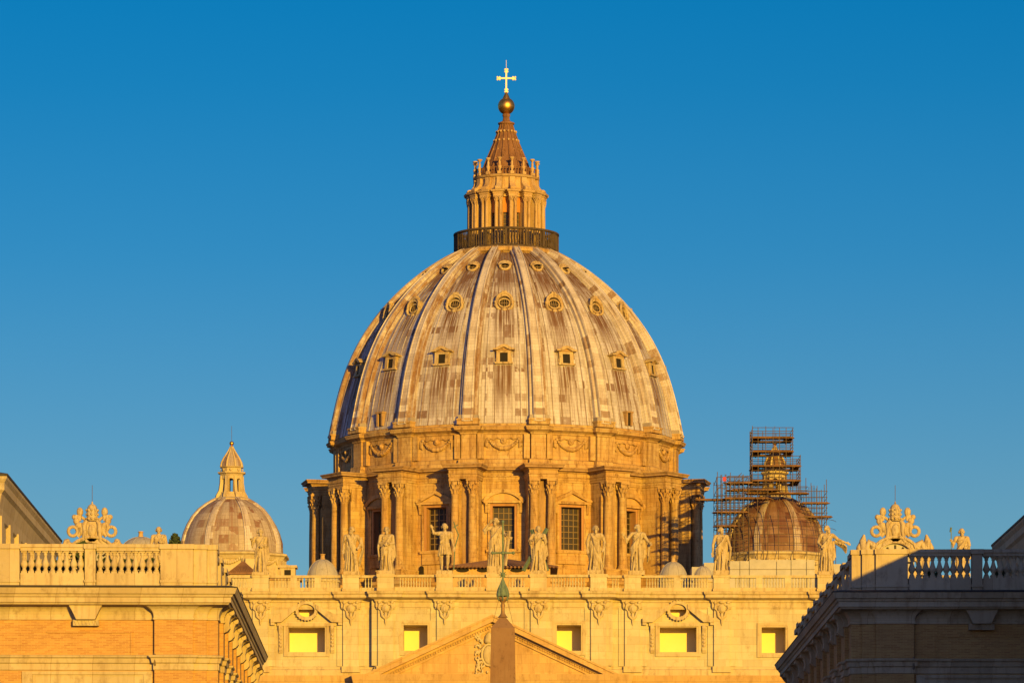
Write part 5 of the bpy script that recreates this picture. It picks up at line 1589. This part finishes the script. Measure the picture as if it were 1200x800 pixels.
    mb.sweep(pp, [(.2, zc + .03), (.58, zc + .01), (.59, zc + .12), (-1, zc + .5), (-8, zc + 1.0)], False, 1)
    mb.build('upper_cornice', tb)
    return root
palace(-1, 255, 200.0, R(1.5), 'sunlit brick and stone palace with roof terrace, left foreground')
palace(1, 998, 202.5, R(-0.5), 'shaded brick and stone palace with roof terrace, right foreground')
# next building up the street, right of the frame: it throws the shade on the right palace
t = thing('town_house', 'tall plastered street building shading the right palace', 'building', (24.0, 100, 0))
mb = MB(M['stucco']); mb.box(0, 30, -40, 97.9, 0, 21.75); mb.build('wall', t)
mb = MB(M['tile']); mb.box(-.6, 30.6, -40.6, 98.5, 21.75, 22.35); mb.add([(-.6, -40.6, 22.35), (30.6, -40.6, 22.35), (30.6, 98.5, 22.35), (-.6, 98.5, 22.35), (15, -25, 25.5), (15, 83, 25.5)], [(0, 1, 4), (1, 2, 5, 4), (2, 3, 5), (3, 0, 4, 5)]); mb.build('roof', t)

# ================================================================== TERRACE PLANTS
def bush(loc, w, h, n, label, seed, cone=False, name='shrub', cat='shrub', group=None):
    rng = random.Random(seed)
    t = thing(name, label, cat, loc, group=group)
    mb = MB(M['leaf'])
    for i in range(n):
        q = rng.random() ** .7
        zz = h * (.1 + .9 * q)
        r = w * ((1 - q) * .95 + .1 if cone else math.sqrt(max(0.05, 1 - (2 * q - 1) ** 2))) * math.sqrt(rng.random()) * rng.uniform(.75, 1.2)
        a = rng.uniform(0, 2 * PI)
        c = Vector((r * math.cos(a), r * math.sin(a), zz))
        d1 = Vector((rng.gauss(0, 1), rng.gauss(0, 1), rng.gauss(0, 1))).normalized(); d2 = d1.cross(Vector((rng.gauss(0, 1), rng.gauss(0, 1), rng.gauss(0, 1)))).normalized()
        L = rng.uniform(.06, .13) * (w / .5) ** .4
        mb.add([c - d1 * L, c + d2 * L * .5, c + d1 * L, c - d2 * L * .5], [(0, 1, 2, 3)])
    mb.build('foliage', t, fix=False)
    mb = MB(M['bark'])
    for k in range(4): mb.tube([(0, 0, 0), (rng.uniform(-.3, .3) * w, rng.uniform(-.3, .3) * w, h * .5), (rng.uniform(-.6, .6) * w, rng.uniform(-.6, .6) * w, h * .85)], [.04, .03, .01], 5)
    mb.build('stem', t)
    return t
ZTER = (YH - 686) * 200 / FPX + CZ
def ter(px, Y): return ((px - 600) / FPX * Y, Y, ZTER)
labs = ['leafy shrub behind the leftmost balusters of the sunlit terrace', 'taller leafy shrub rising just over the sunlit terrace rail',
        'rounded leafy shrub behind the sunlit balusters left of the middle post', 'leafy shrub behind the first sunlit balusters right of the middle post',
        'dark leafy shrub in the middle of the right sunlit baluster row', 'leafy shrub behind the last sunlit balusters by the downpipe']
for (px, w, h), lb in zip(((38, .75, 1.5), (98, .8, 2.35), (70, .7, 1.5), (125, .6, 1.6), (150, .65, 1.55), (177, .6, 1.6)), labs):
    bush(ter(px, 204.5), w, h, 900, lb, int(px), group='shrubs on the sunlit terrace')
for px, lb in ((1092, 'dark shrub behind the lit gaps of the shaded balustrade'), (1172, 'dark shrub at the right end of the shaded balustrade')):
    b = bush(ter(px, 206.5), .45, 1.35, 500, lb, int(px), group='shrubs on the shaded terrace')
bush(tuple(P(205, 700, 300)), .62, 4.3, 2600, 'small dark evergreen tree top above the left terrace corner', 31, False, 'evergreen_tree', 'tree')
